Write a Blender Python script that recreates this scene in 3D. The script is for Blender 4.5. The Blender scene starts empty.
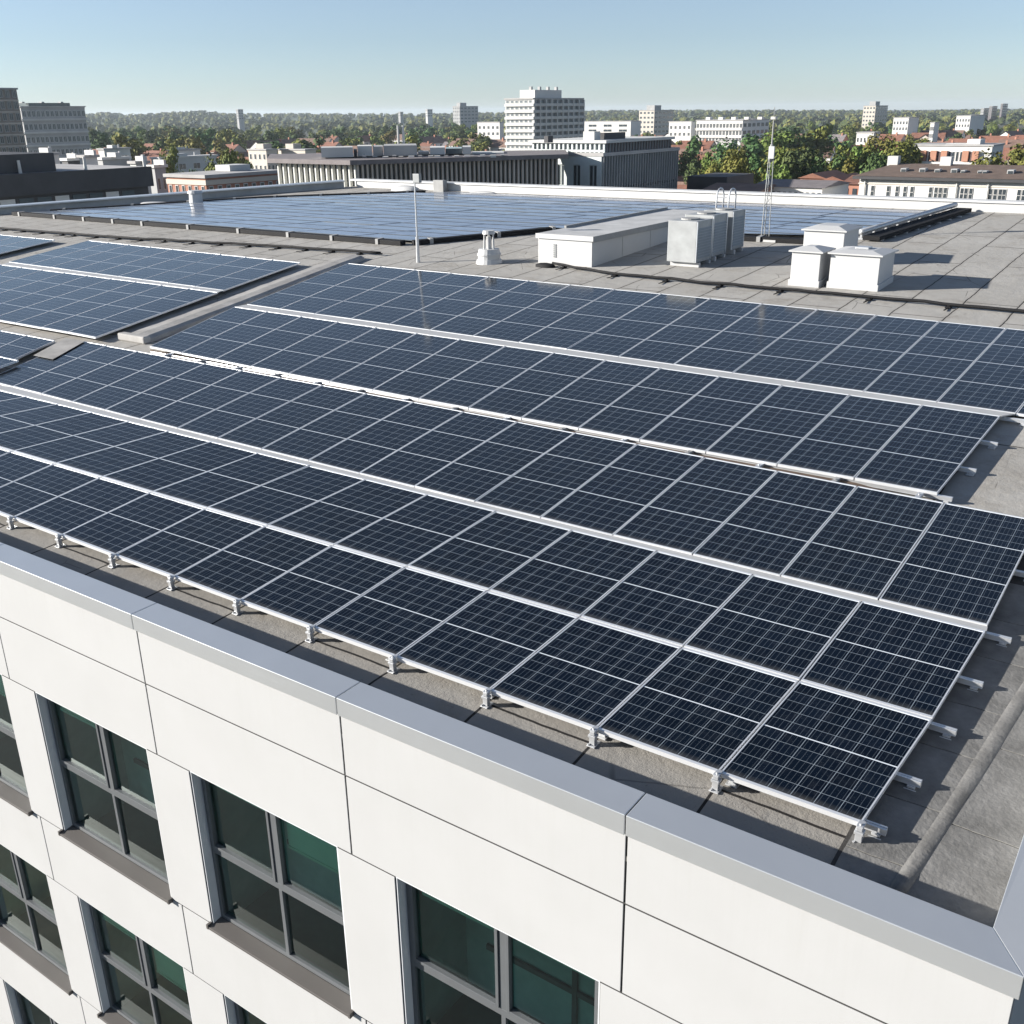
import bpy, bmesh, math, random
from math import sin, cos, tan, radians, pi
from mathutils import Vector, Matrix, noise

random.seed(7)
SC = bpy.context.scene
COL = SC.collection

# ------------------------------------------------------------------ camera
F_PX = 1018.56
CAM = Vector((1.3982, -6.4778, 4.9063))
YAW, PIT, ROL = -0.6107, -0.3744, -0.0127
_f = Vector((sin(YAW) * cos(PIT), cos(YAW) * cos(PIT), sin(PIT)))
_r0 = Vector((cos(YAW), -sin(YAW), 0))
_u0 = _r0.cross(_f)
CR = cos(ROL) * _r0 + sin(ROL) * _u0
CU = -sin(ROL) * _r0 + cos(ROL) * _u0
cam_data = bpy.data.cameras.new("camera")
cam_data.sensor_width = 36.0
cam_data.lens = F_PX / 1024 * 36.0
cam_data.clip_start = 0.1
cam_data.clip_end = 20000
cam = bpy.data.objects.new("camera", cam_data)
COL.objects.link(cam)
cam.matrix_world = Matrix(((CR.x, CU.x, -_f.x, CAM.x), (CR.y, CU.y, -_f.y, CAM.y), (CR.z, CU.z, -_f.z, CAM.z), (0, 0, 0, 1)))
SC.camera = cam

# ------------------------------------------------------------------ light
SUN_EL = radians(17)
SUN_AZ = math.atan2(-0.54, -0.84)          # where the sun stands (behind the camera, to the left)
sun_dir = Vector((cos(SUN_AZ) * cos(SUN_EL), sin(SUN_AZ) * cos(SUN_EL), sin(SUN_EL)))
world = bpy.data.worlds.new("World")
SC.world = world
world.use_nodes = True
wn = world.node_tree.nodes
sky = wn.new("ShaderNodeTexSky")
sky.sky_type = 'NISHITA'
sky.sun_disc = False
sky.sun_elevation = SUN_EL
sky.sun_rotation = pi / 2 - SUN_AZ
sky.altitude = 50
sky.air_density = 0.85
sky.dust_density = 0.15
sky.ozone_density = 2.0
hsv = wn.new("ShaderNodeHueSaturation"); hsv.inputs["Saturation"].default_value = 0.62
tint = wn.new("ShaderNodeMix"); tint.data_type = 'RGBA'; tint.blend_type = 'MULTIPLY'; tint.inputs[0].default_value = 1.0
tint.inputs[7].default_value = (0.89, 1.02, 1.19, 1)      # the photograph's cool white balance
world.node_tree.links.new(sky.outputs[0], hsv.inputs["Color"])
world.node_tree.links.new(hsv.outputs[0], tint.inputs[6])
world.node_tree.links.new(tint.outputs[2], wn["Background"].inputs[0])
wn["Background"].inputs[1].default_value = 0.0515
sl = bpy.data.lights.new("sun", 'SUN')
sl.energy = 5.0
sl.angle = radians(0.5)
sl.color = (1.0, 0.95, 0.88)
so = bpy.data.objects.new("sun", sl)
COL.objects.link(so)
so.rotation_euler = (-sun_dir).to_track_quat('-Z', 'Y').to_euler()
SC.view_settings.view_transform = 'Standard'
SC.view_settings.look = 'None'
SC.view_settings.gamma = 1
SC.view_settings.exposure = 1.24
SC.cycles.max_bounces = 8
SC.cycles.transparent_max_bounces = 12

# ------------------------------------------------------------------ picture helpers (used only to find where things stand)
def ray(x, y):
    return CR * ((x - 512) / F_PX) + CU * ((512 - y) / F_PX) + _f
def at(px, dist, y=150):
    d = ray(px, y)
    h = math.hypot(d.x, d.y)
    return Vector((CAM.x + d.x / h * dist, CAM.y + d.y / h * dist, 0))
def zpx(px, py, dist):
    d = ray(px, py)
    return CAM.z + d.z / math.hypot(d.x, d.y) * dist
def px_of(p):
    q = Vector(p) - CAM
    return 512 + F_PX * q.dot(CR) / q.dot(_f)
GZ = -19.0                                  # street level

# ------------------------------------------------------------------ object helpers
class MB:
    """collects faces; build() links them as one mesh object"""
    def __init__(self):
        self.v, self.f, self.m, self.uv = [], [], [], {}
    def face(self, pts, m=0, uv=None):
        i = len(self.v)
        self.v += [tuple(p) for p in pts]
        if uv: self.uv[len(self.f)] = uv
        self.f.append(tuple(range(i, i + len(pts))))
        self.m.append(m)
    def hexa(self, b, t, m=0):
        """b, t: four bottom and four top points, counter-clockwise from above"""
        self.face(b[::-1], m); self.face(t, m)
        for k in range(4):
            j = (k + 1) % 4
            self.face([b[k], b[j], t[j], t[k]], m)
        return self
    def box(self, x0, x1, y0, y1, z0, z1, m=0):
        b = [(x0, y0), (x1, y0), (x1, y1), (x0, y1)]
        return self.hexa([(x, y, z0) for x, y in b], [(x, y, z1) for x, y in b], m)
    def prism(self, poly, z0, z1, m=0):
        g = (lambda z, x, y: z(x, y)) 
        zb = z0 if callable(z0) else (lambda x, y: z0)
        zt = z1 if callable(z1) else (lambda x, y: z1)
        b = [(x, y, zb(x, y)) for x, y in poly]; t = [(x, y, zt(x, y)) for x, y in poly]
        self.face(b[::-1], m); self.face(t, m)
        n = len(poly)
        for k in range(n):
            j = (k + 1) % n
            self.face([b[k], b[j], t[j], t[k]], m)
        return self
    def ring(self, c0, c1, r0, r1, n=12, m=0, caps=True):
        c0, c1 = Vector(c0), Vector(c1)
        a = (c1 - c0).normalized()
        s = a.orthogonal().normalized(); q = a.cross(s)
        A = [c0 + (s * cos(2 * pi * k / n) + q * sin(2 * pi * k / n)) * r0 for k in range(n)]
        B = [c1 + (s * cos(2 * pi * k / n) + q * sin(2 * pi * k / n)) * r1 for k in range(n)]
        for k in range(n):
            j = (k + 1) % n
            self.face([A[k], A[j], B[j], B[k]], m)
        if caps:
            self.face(A[::-1], m); self.face(B, m)
        return self
    def tube(self, pts, r, n=8, m=0):
        P_ = [Vector(p) for p in pts]; rings = []; s = None
        for k, p in enumerate(P_):
            t = (P_[min(k + 1, len(P_) - 1)] - P_[max(k - 1, 0)]).normalized()
            s = (t.orthogonal() if s is None else s - t * s.dot(t)).normalized()
            q = t.cross(s)
            rings.append([p + (s * cos(2 * pi * j / n) + q * sin(2 * pi * j / n)) * r for j in range(n)])
        for A, B_ in zip(rings[:-1], rings[1:]):
            for j in range(n):
                i = (j + 1) % n
                self.face([A[j], A[i], B_[i], B_[j]], m)
        self.face(rings[0][::-1], m); self.face(rings[-1], m)
        return self
    def build(self, name, mats, parent=None, loc=None, smooth=False, bevel=0):
        o0 = Vector(loc) if loc is not None else (parent_origin(parent) if parent else Vector((0, 0, 0)))
        me = bpy.data.meshes.new(name)
        me.from_pydata([(x - o0.x, y - o0.y, z - o0.z) for x, y, z in self.v], [], self.f)
        mats = mats if isinstance(mats, (list, tuple)) else [mats]
        for mm in mats: me.materials.append(mm)
        me.polygons.foreach_set("material_index", self.m)
        if self.uv:
            l = me.uv_layers.new(name="uv")
            for fi, uv in self.uv.items():
                for li, c in zip(me.polygons[fi].loop_indices, uv): l.data[li].uv = c
        if smooth or bevel:
            bm = bmesh.new(); bm.from_mesh(me)
            bmesh.ops.remove_doubles(bm, verts=bm.verts, dist=1e-5)
            bm.to_mesh(me); bm.free()
        if smooth:
            for p in me.polygons: p.use_smooth = True
        o = bpy.data.objects.new(name, me)
        COL.objects.link(o)
        if parent is not None:
            o.parent = parent
            o.location = o0 - parent_origin(parent)
        else:
            o.location = o0
        if bevel:
            md = o.modifiers.new("bevel", 'BEVEL'); md.width = bevel; md.segments = 2; md.limit_method = 'ANGLE'
        return o

def parent_origin(p):
    l = Vector((0, 0, 0))
    while p is not None:
        l += p.location; p = p.parent
    return l

def tag(o, label, cat, group=None):
    o["label"] = label; o["category"] = cat
    if group: o["group"] = group
    return o
def thing(name, loc, label, cat, group=None):
    o = bpy.data.objects.new(name, None)
    o.empty_display_size = 0.2
    COL.objects.link(o)
    o.location = Vector(loc)
    return tag(o, label, cat, group)
def kind(o, k):
    o["kind"] = k
    return o
def inst(src, parent, loc=(0, 0, 0), rz=0.0, sc=(1, 1, 1)):
    c = src.copy(); COL.objects.link(c)
    c.parent = parent; c.location = loc; c.rotation_euler = (0, 0, rz); c.scale = sc
    return c
ORD = "first second third fourth fifth sixth seventh eighth ninth tenth eleventh twelfth thirteenth fourteenth fifteenth sixteenth seventeenth eighteenth nineteenth twentieth".split()
TENS = {20: "twenty", 30: "thirty", 40: "forty", 50: "fifty", 60: "sixty"}
def nth(k):
    """k from 0"""
    if k < 20: return ORD[k]
    t, u = divmod(k + 1, 10)
    if u == 0: return {30: "thirtieth", 40: "fortieth", 50: "fiftieth", 60: "sixtieth"}[k + 1]
    return TENS[t * 10] + "-" + ORD[u - 1]

# ------------------------------------------------------------------ materials
class NT:
    def __init__(self, name):
        self.mat = bpy.data.materials.new(name); self.mat.use_nodes = True
        self.t = self.mat.node_tree; self.b = self.t.nodes["Principled BSDF"]
    def n(self, typ, **kw):
        nd = self.t.nodes.new(typ)
        for k, v in kw.items():
            if hasattr(nd, k): setattr(nd, k, v)
            else: nd.inputs[k.replace('_', ' ')].default_value = v
        return nd
    def l(self, a, b): self.t.links.new(a, b)
    def math(self, op, a, b=None, c=None):
        nd = self.t.nodes.new("ShaderNodeMath"); nd.operation = op
        for i, x in enumerate((a, b, c)):
            if x is None: continue
            if isinstance(x, (int, float)): nd.inputs[i].default_value = x
            else: self.l(x, nd.inputs[i])
        return nd.outputs[0]
    def mix(self, f, a, b):
        nd = self.t.nodes.new("ShaderNodeMix"); nd.data_type = 'RGBA'
        for i, x in zip((0, 6, 7), (f, a, b)):
            if isinstance(x, (int, float)): nd.inputs[i].default_value = x
            elif isinstance(x, tuple): nd.inputs[i].default_value = x if len(x) == 4 else x + (1,)
            else: self.l(x, nd.inputs[i])
        return nd.outputs[2]
    def noise(self, scale, detail=4, rough=0.6, vec=None, coord="Object"):
        nd = self.n("ShaderNodeTexNoise"); nd.inputs["Scale"].default_value = scale
        nd.inputs["Detail"].default_value = detail; nd.inputs["Roughness"].default_value = rough
        if vec is None: vec = self.t.nodes.new("ShaderNodeTexCoord").outputs[coord]
        self.l(vec, nd.inputs["Vector"])
        return nd.outputs["Fac"]
    def ramp(self, f, lo, hi):
        nd = self.n("ShaderNodeMapRange"); nd.inputs[1].default_value = lo; nd.inputs[2].default_value = hi
        self.l(f, nd.inputs[0]); return nd.outputs[0]
    def bump(self, h, strength=0.3, dist=0.02):
        nd = self.n("ShaderNodeBump"); nd.inputs["Strength"].default_value = strength; nd.inputs["Distance"].default_value = dist
        self.l(h, nd.inputs["Height"]); self.l(nd.outputs[0], self.b.inputs["Normal"])
    def set(self, base=None, rough=None, metal=None, spec=None):
        if base is not None: self.b.inputs["Base Color"].default_value = base + (1,)
        if rough is not None: self.b.inputs["Roughness"].default_value = rough
        if metal is not None: self.b.inputs["Metallic"].default_value = metal
        if spec is not None: self.b.inputs["Specular IOR Level"].default_value = spec
        return self

def plain(name, c, rough=0.6, metal=0.0, var=0.12, scale=3.0, spec=0.5, bump=0.0, coord="Object"):
    """one colour, worn a little by two sizes of noise"""
    t = NT(name).set(None, rough, metal, spec)
    a = t.noise(scale, 6, 0.65, coord=coord)
    d = tuple(x * (1 - var) for x in c); h = tuple(min(1, x * (1 + var)) for x in c)
    t.l(t.mix(t.ramp(a, 0.3, 0.7), d, h), t.b.inputs["Base Color"])
    if bump: t.bump(t.noise(scale * 12, 3, coord=coord), bump, 0.01)
    return t.mat

def roof_material():
    t = NT("roof_membrane").set(None, 0.9, 0, 0.25)
    co = t.n("ShaderNodeTexCoord").outputs["Object"]
    nz = t.n("ShaderNodeTexNoise"); nz.inputs["Scale"].default_value = 1.6; nz.inputs["Detail"].default_value = 3; t.l(co, nz.inputs["Vector"])
    wob = t.n("ShaderNodeVectorMath"); wob.operation = 'MULTIPLY_ADD'
    t.l(nz.outputs["Color"], wob.inputs[0]); wob.inputs[1].default_value = (0.07, 0.07, 0); t.l(co, wob.inputs[2])
    sep = t.n("ShaderNodeSeparateXYZ"); t.l(wob.outputs[0], sep.inputs[0])
    cmb = t.n("ShaderNodeCombineXYZ"); t.l(sep.outputs["Y"], cmb.inputs[0]); t.l(sep.outputs["X"], cmb.inputs[1])
    def bricks(mortar, smooth):
        b = t.n("ShaderNodeTexBrick"); b.offset = 0.37
        b.inputs["Scale"].default_value = 1.0; b.inputs["Brick Width"].default_value = 4.6; b.inputs["Row Height"].default_value = 1.131
        b.inputs["Mortar Size"].default_value = mortar; b.inputs["Mortar Smooth"].default_value = smooth; b.inputs["Bias"].default_value = 0
        b.inputs["Color1"].default_value = (0.3, 0.3, 0.3, 1); b.inputs["Color2"].default_value = (0.7, 0.7, 0.7, 1)
        t.l(cmb.outputs[0], b.inputs["Vector"]); return b
    b1 = bricks(0.015, 0.2); b2 = bricks(0.10, 1.0)
    big = t.ramp(t.noise(0.35, 5, 0.6, co), 0.35, 0.65)
    mid = t.ramp(t.noise(2.3, 6, 0.7, co), 0.3, 0.7)
    fine = t.ramp(t.noise(60, 3, 0.7, co), 0.25, 0.75)
    c = t.mix(big, (0.25, 0.24, 0.222), (0.345, 0.335, 0.315))
    c = t.mix(t.math('MULTIPLY', mid, 0.55), c, (0.225, 0.207, 0.178))
    c = t.mix(t.math('MULTIPLY', fine, 0.4), c, (0.43, 0.41, 0.375))
    sb = t.n("ShaderNodeSeparateXYZ"); t.l(b1.outputs["Color"], sb.inputs[0])
    c = t.mix(t.math('MULTIPLY', sb.outputs[0], 0.45), c, (0.42, 0.41, 0.385))
    stain = t.ramp(t.noise(0.9, 8, 0.75, co), 0.52, 0.68)
    yy = t.n('ShaderNodeSeparateXYZ'); t.l(co, yy.inputs[0])
    crk = t.n('ShaderNodeTexVoronoi'); crk.feature = 'DISTANCE_TO_EDGE'; crk.inputs['Scale'].default_value = 0.55; t.l(wob.outputs[0], crk.inputs['Vector'])
    ck = t.math('MULTIPLY', t.ramp(crk.outputs['Distance'], 0.006, 0.002), t.ramp(t.noise(0.6, 3, 0.6, co), 0.5, 0.55))
    c = t.mix(t.math('MULTIPLY', ck, 0.7), c, (0.04, 0.037, 0.033))
    front_brown_shade = t.ramp(t.math('MULTIPLY_ADD', mid, 1.5, yy.outputs['Y']), 6.5, 3.0)      # browner felt along the front, also painted darker to deepen the shade
    c = t.mix(t.math('MULTIPLY', front_brown_shade, 0.6), c, (0.165, 0.155, 0.14))
    spk = t.ramp(t.noise(22, 4, 0.8, co), 0.62, 0.7)
    c = t.mix(t.math('MULTIPLY', spk, 0.5), c, (0.12, 0.10, 0.08))
    c = t.mix(t.math('MULTIPLY', stain, 0.55), c, (0.18, 0.158, 0.13))
    c = t.mix(t.math('MULTIPLY', b2.outputs["Fac"], 0.4), c, (0.25, 0.23, 0.205))
    c = t.mix(b1.outputs["Fac"], c, (0.018, 0.017, 0.016))
    t.l(c, t.b.inputs["Base Color"])
    h = t.math('MULTIPLY_ADD', b1.outputs["Fac"], -0.6, t.math('MULTIPLY_ADD', fine, 0.10, t.math('MULTIPLY', mid, 0.5)))
    t.bump(h, 0.6, 0.03)
    return t.mat

def cell_material(name, gain=1.0, sat=1.0):
    """photovoltaic cells: six columns and five rows of cells per section, fine busbars, glass over it"""
    t = NT(name).set(None, 0.16, 0, 0.13)
    uv = t.n("ShaderNodeUVMap"); uv.uv_map = "uv"
    s = t.n("ShaderNodeSeparateXYZ"); t.l(uv.outputs[0], s.inputs[0])
    def lines(x, k, w):
        f = t.math('FRACT', t.math('MULTIPLY', x, k))
        d = t.math('MINIMUM', f, t.math('SUBTRACT', 1.0, f))
        return t.math('LESS_THAN', d, w * k / 2)
    U, V = s.outputs[0], s.outputs[1]
    bus = lines(t.math('ADD', U, 1 / 48), 24, 0.0040)
    gapu = lines(U, 6, 0.0046)
    gapv = lines(V, 5, 0.0062)
    sect = lines(V, 1, 0.018)
    oi = t.n("ShaderNodeObjectInfo")
    cell = t.n("ShaderNodeTexWhiteNoise"); cell.noise_dimensions = '3D'
    cb = t.n("ShaderNodeCombineXYZ")
    t.l(t.math('FLOOR', t.math('MULTIPLY', U, 6)), cb.inputs[0]); t.l(t.math('FLOOR', t.math('MULTIPLY', V, 5)), cb.inputs[1]); t.l(oi.outputs["Random"], cb.inputs[2])
    t.l(cb.outputs[0], cell.inputs["Vector"])
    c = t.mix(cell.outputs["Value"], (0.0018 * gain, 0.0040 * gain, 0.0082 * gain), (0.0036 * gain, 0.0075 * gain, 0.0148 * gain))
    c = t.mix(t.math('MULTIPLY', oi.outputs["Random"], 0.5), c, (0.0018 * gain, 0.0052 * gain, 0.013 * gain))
    if sat < 1:
        hv = t.n('ShaderNodeHueSaturation'); hv.inputs['Saturation'].default_value = sat; t.l(c, hv.inputs['Color']); c = hv.outputs[0]
    dust = t.ramp(t.noise(7, 7, 0.75), 0.5, 0.85)
    c = t.mix(t.math('MULTIPLY', dust, 0.06), c, (0.25, 0.26, 0.27))
    low = t.math('MULTIPLY', t.ramp(V, 0.10, 0.0), t.math('MULTIPLY_ADD', t.noise(5, 4, 0.7), 0.5, -0.05))
    c = t.mix(low, c, (0.22, 0.21, 0.19))
    c = t.mix(t.math('MULTIPLY', bus, 0.34), c, (0.14, 0.165, 0.19))
    c = t.mix(t.math('MULTIPLY', t.math('MAXIMUM', gapu, gapv), 0.85), c, (0.26, 0.30, 0.335))
    c = t.mix(sect, c, (0.62, 0.66, 0.70))
    t.l(c, t.b.inputs["Base Color"])
    rr = t.math('MULTIPLY_ADD', dust, 0.16, 0.10)
    t.l(rr, t.b.inputs["Roughness"])
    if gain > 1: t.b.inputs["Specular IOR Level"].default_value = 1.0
    return t.mat

def foliage_material(name, a, b, c3):
    t = NT(name).set(None, 0.75, 0, 0.2)
    oi = t.n("ShaderNodeObjectInfo")
    geo = t.n("ShaderNodeNewGeometry")
    n1 = t.ramp(t.noise(0.5, 3, 0.6, geo.outputs["Position"]), 0.35, 0.65)
    n2 = t.ramp(t.noise(2.5, 2, 0.6, geo.outputs["Position"]), 0.3, 0.7)
    c = t.mix(n1, a, b)
    c = t.mix(t.math('MULTIPLY', n2, 0.5), c, c3)
    hs = t.n("ShaderNodeHueSaturation")
    t.l(t.math('MULTIPLY_ADD', oi.outputs["Random"], 0.07, 0.465), hs.inputs["Hue"])
    t.l(t.math('MULTIPLY_ADD', oi.outputs["Random"], 0.5, 0.75), hs.inputs["Value"])
    t.l(c, hs.inputs["Color"]); t.l(hs.outputs[0], t.b.inputs["Base Color"])
    return t.mat

def clad_material():
    t = NT("white_cladding").set(None, 0.55, 0, 0.35)
    c = t.mix(t.ramp(t.noise(1.1, 6, 0.6), 0.3, 0.7), (0.408, 0.407, 0.402), (0.43, 0.429, 0.425))
    co = t.n("ShaderNodeTexCoord").outputs["Object"]
    mp = t.n("ShaderNodeMapping"); mp.inputs["Scale"].default_value = (9, 1, 0.5); t.l(co, mp.inputs[0])
    st = t.ramp(t.noise(1.0, 4, 0.6, mp.outputs[0]), 0.55, 0.8)
    c = t.mix(t.math('MULTIPLY', st, 0.10), c, (0.33, 0.32, 0.29))
    zz = t.n('ShaderNodeSeparateXYZ'); t.l(co, zz.inputs[0])
    mp2 = t.n('ShaderNodeMapping'); mp2.inputs['Scale'].default_value = (22, 1, 0.7); t.l(co, mp2.inputs[0])
    st2 = t.ramp(t.noise(1.0, 5, 0.7, mp2.outputs[0]), 0.50, 0.75)
    top = t.ramp(zz.outputs['Z'], 17.6, 19.1)
    c = t.mix(t.math('MULTIPLY', t.math('MULTIPLY', st2, top), 0.09), c, (0.26, 0.25, 0.23))
    t.l(c, t.b.inputs["Base Color"])
    t.bump(t.noise(160, 2), 0.06, 0.005)
    return t.mat

def brushed(name, c, rough, metal=0.85):
    t = NT(name).set(None, rough, metal, 0.5)
    co = t.n("ShaderNodeTexCoord").outputs["Object"]
    mp = t.n("ShaderNodeMapping"); mp.inputs["Scale"].default_value = (0.5, 30, 30); t.l(co, mp.inputs[0])
    a = t.noise(2.0, 4, 0.6, mp.outputs[0]); g = t.noise(0.8, 4, 0.6, co)
    t.l(t.mix(t.ramp(g, 0.3, 0.7), tuple(x * 0.93 for x in c), c), t.b.inputs["Base Color"])
    t.l(t.math('MULTIPLY_ADD', a, 0.12, rough - 0.06), t.b.inputs["Roughness"])
    t.bump(t.noise(1.3, 3, 0.5, co), 0.2, 0.03)
    return t.mat

def window_glass(name, tint, refl=1.0):
    t = NT(name)
    out = t.t.nodes["Material Output"]
    gl = t.n("ShaderNodeBsdfGlossy"); gl.inputs["Roughness"].default_value = 0.015; gl.inputs["Color"].default_value = (0.85, 0.95, 0.92, 1)
    tr = t.n("ShaderNodeBsdfTransparent"); tr.inputs["Color"].default_value = tint + (1,)
    fr = t.n("ShaderNodeFresnel"); fr.inputs["IOR"].default_value = 1.55
    mx = t.n("ShaderNodeMixShader")
    t.l(t.math('MINIMUM', t.math('MULTIPLY_ADD', fr.outputs[0], 1.3 * refl, 0.02), 1.0), mx.inputs[0])
    t.l(tr.outputs[0], mx.inputs[1]); t.l(gl.outputs[0], mx.inputs[2]); t.l(mx.outputs[0], out.inputs["Surface"])
    return t.mat

M = dict(
    roof=roof_material(),
    cell=cell_material("solar_cells"),
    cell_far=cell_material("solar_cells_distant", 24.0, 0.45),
    alu=brushed("panel_aluminium", (0.80, 0.81, 0.82), 0.42, 0.55),
    rail=brushed("rail_aluminium", (0.74, 0.75, 0.76), 0.38, 0.75),
    frame_blue=plain("dull_panel_frame", (0.10, 0.12, 0.14), 0.5, 0.3),
    strip=plain("pale_cover_strip", (0.40, 0.40, 0.395), 0.5, 0.1, 0.06, 2.0),
    coping=brushed("coping_aluminium", (0.60, 0.615, 0.625), 0.33, 0.62),
    clad=clad_material(),
    joint=plain("joint_backing", (0.035, 0.034, 0.032), 0.9),
    frame=plain("window_frame_grey", (0.125, 0.132, 0.138), 0.42, 0.2, 0.06),
    frame_dark=plain("window_gasket", (0.02, 0.022, 0.024), 0.5),
    sill=brushed("sill_metal", (0.085, 0.077, 0.071), 0.6, 0.0),
    reveal=plain("reveal_metal", (0.60, 0.61, 0.62), 0.55, 0.0, 0.04),
    glass=window_glass("window_glass", (0.66, 0.86, 0.78)),
    blind=plain("green_blind", (0.42, 0.70, 0.55), 0.8, 0, 0.05),
    room=plain("room_plaster", (0.36, 0.52, 0.485), 0.9),
    room_floor=plain("room_floor", (0.10, 0.165, 0.155), 0.8),
    desk=plain("office_furniture", (0.16, 0.16, 0.155), 0.6),
    white=plain("white_metal", (0.46, 0.46, 0.455), 0.5, 0.0, 0.05, 1.5),
    galv=plain("galvanised_metal", (0.50, 0.51, 0.52), 0.42, 0.5, 0.12, 4.0),
    upstand=plain("weathered_membrane", (0.42, 0.42, 0.415), 0.8, 0, 0.18, 1.2, 0.3, 0.15),
    trim=plain("grey_roof_trim", (0.27, 0.27, 0.265), 0.7),
    timber=plain("weathered_board", (0.085, 0.055, 0.036), 0.85, 0, 0.3, 5.0),
    felt3=plain("pale_roofing_felt", (0.31, 0.30, 0.285), 0.9, 0, 0.25, 1.6, 0.2, 0.4),
    felt2=plain("worn_shade_dark_felt", (0.165, 0.162, 0.155), 0.92, 0, 0.42, 1.9, 0.2, 0.8),  # worn felt, its grey painted darker to deepen shade at the front right
    felt=plain("dark_roofing_felt", (0.05, 0.048, 0.046), 0.9, 0, 0.3, 6.0, 0.2, 0.3),
    dark=plain("black_cable_jacket", (0.012, 0.012, 0.013), 0.75, spec=0.2),
    casing=plain("painted_casing", (0.31, 0.32, 0.32), 0.5, 0.1, 0.15, 2.5),
    louvre=plain("louvre_metal", (0.21, 0.22, 0.225), 0.5, 0.4, 0.1),
)

# ------------------------------------------------------------------ setting: ground, hills
g = MB(); g.face([(-9000, -9000, GZ), (9000, -9000, GZ), (9000, 9000, GZ), (-9000, 9000, GZ)])
t = NT("town_ground").set(None, 0.95, 0, 0.1)
geo = t.n("ShaderNodeNewGeometry").outputs["Position"]
c = t.mix(t.ramp(t.noise(0.02, 6, 0.7, geo), 0.42, 0.58), (0.055, 0.075, 0.03), (0.14, 0.13, 0.115))
c = t.mix(t.ramp(t.noise(0.15, 5, 0.7, geo), 0.45, 0.62), c, (0.05, 0.05, 0.05))
t.l(c, t.b.inputs["Base Color"])
kind(g.build("ground", t.mat), "structure")
st = MB(); st.box(-140, 40, -17, -9, GZ + 0.002, GZ + 0.006)
kind(st.build("road", plain("asphalt", (0.05, 0.05, 0.052), 0.9)), "structure")

SKYLINE = [(-300, 117), (60, 116), (90, 114.5), (112, 112.5), (130, 114.5), (150, 114.5), (178, 112), (196, 111.5), (212, 111), (232, 114), (300, 114), (420, 114), (500, 113), (600, 111), (700, 110.5), (800, 110.5), (900, 110.8), (1024, 109.5), (1400, 108)]
def skyline(px):
    for (a, ya), (b, yb) in zip(SKYLINE[:-1], SKYLINE[1:]):
        if a <= px <= b: return ya + (yb - ya) * (px - a) / (b - a)
    return 112
HD = 3300.0
def hill_top(px): return zpx(px, skyline(px), HD) - 9.0
def terrain(px, d):
    if d < 1500: return GZ
    k = min(1.0, (d - 1500) / (HD - 1500)); k = k * k * (3 - 2 * k)
    return GZ + (hill_top(px) - GZ) * k
hm = MB()
pxs = list(range(-300, 1401, 20)); dd = [1480, 1700, 2000, 2400, 2800, 3100, 3300, 3700]
for i in range(len(pxs) - 1):
    for j in range(len(dd) - 1):
        q = []
        for a, b in ((i, j), (i + 1, j), (i + 1, j + 1), (i, j + 1)):
            p = at(pxs[a], dd[b]); p.z = terrain(pxs[a], dd[b]) - (0.5 if dd[b] < 1500 else 0)
            q.append(p)
        hm.face(q)
hills = kind(hm.build("hills", plain("hill_meadow", (0.06, 0.08, 0.035), 0.95, 0, 0.3, 0.01)), "structure")

# ------------------------------------------------------------------ the office building under the arrays
def rz(y): return 0.05 * y - 0.14            # roof surface
FY = -1.091                                   # facade plane
ROOF_POLY = [(1.18, FY + 0.02), (1.18, 33.2), (-35.6, 33.2), (-45.2, 20.0), (-60.5, FY + 0.02)]
bld = thing("office_building", (0, 0, GZ), "white clad office block with dark windows whose flat roof carries the solar panels", "building")
wl = MB().prism([(1.15, FY + 0.03), (1.15, 33.0), (-35.5, 33.0), (-45, 20.0), (-60.3, FY + 0.03)], GZ, lambda x, y: rz(y) - 0.05)
# holes for the windows are left by building the front wall from pieces below, so the shell here starts behind the rooms
wl = MB().prism([(1.15, FY + 1.9), (1.15, 33.0), (-35.5, 33.0), (-45, 20.0), (-60.3, FY + 1.9)], GZ, lambda x, y: rz(y) - 0.05)
wl.build("wall", plain("plaster_wall", (0.62, 0.61, 0.59), 0.85), bld)
rf = MB().prism(ROOF_POLY, lambda x, y: rz(y) - 0.045, lambda x, y: rz(y))
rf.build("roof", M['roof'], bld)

P, X0, WL, WR = 2.8496, -1.3991, 0.1956, 2.321
ZC, ZL, ZJ1, ZWT, ZSL, STOREY = 0.2, 0.0203, -0.6292, -1.5112, -3.57, 3.10
NB, NR = 8, 4
GAP = 0.018
clad = MB()
def slab(x0, x1, z0, z1):
    g2 = GAP / 2
    clad.box(x0 + g2, x1 - g2, FY + 0.012, FY + 0.022, z0 + g2, z1 - g2)
xr_end = 1.205
xs = [xr_end] + [X0 - i * P for i in range(NB + 1)]
for a, b in zip(xs[1:], xs[:-1]):
    slab(a, b, ZJ1, ZL + 0.03); slab(a, b, ZWT, ZJ1)
for r in range(NR):
    zt = ZWT - r * STOREY; zs = ZSL - r * STOREY; zn = zt - STOREY
    slab(X0 - WL, xr_end, zs, zt)
    for i in range(NB):
        lo = X0 - (i + 1) * P - WL if i < NB - 1 else X0 - (i + 1) * P
        slab(lo, X0 - i * P - WR, zs, zt)
    for a, b in zip(xs[1:], xs[:-1]): slab(a, b, zn, zs)
zbot = ZWT - NR * STOREY
k = zbot
while k > GZ + 1:
    for a, b in zip(xs[1:], xs[:-1]): slab(a, b, max(k - 1.55, GZ), k)
    k -= 1.55
xl = xs[-1]
while xl > -60:
    k = ZL + 0.03
    while k > GZ + 1:
        slab(max(xl - P, -60.3), xl, max(k - 1.55, GZ), k); k -= 1.55
    xl -= P
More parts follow.
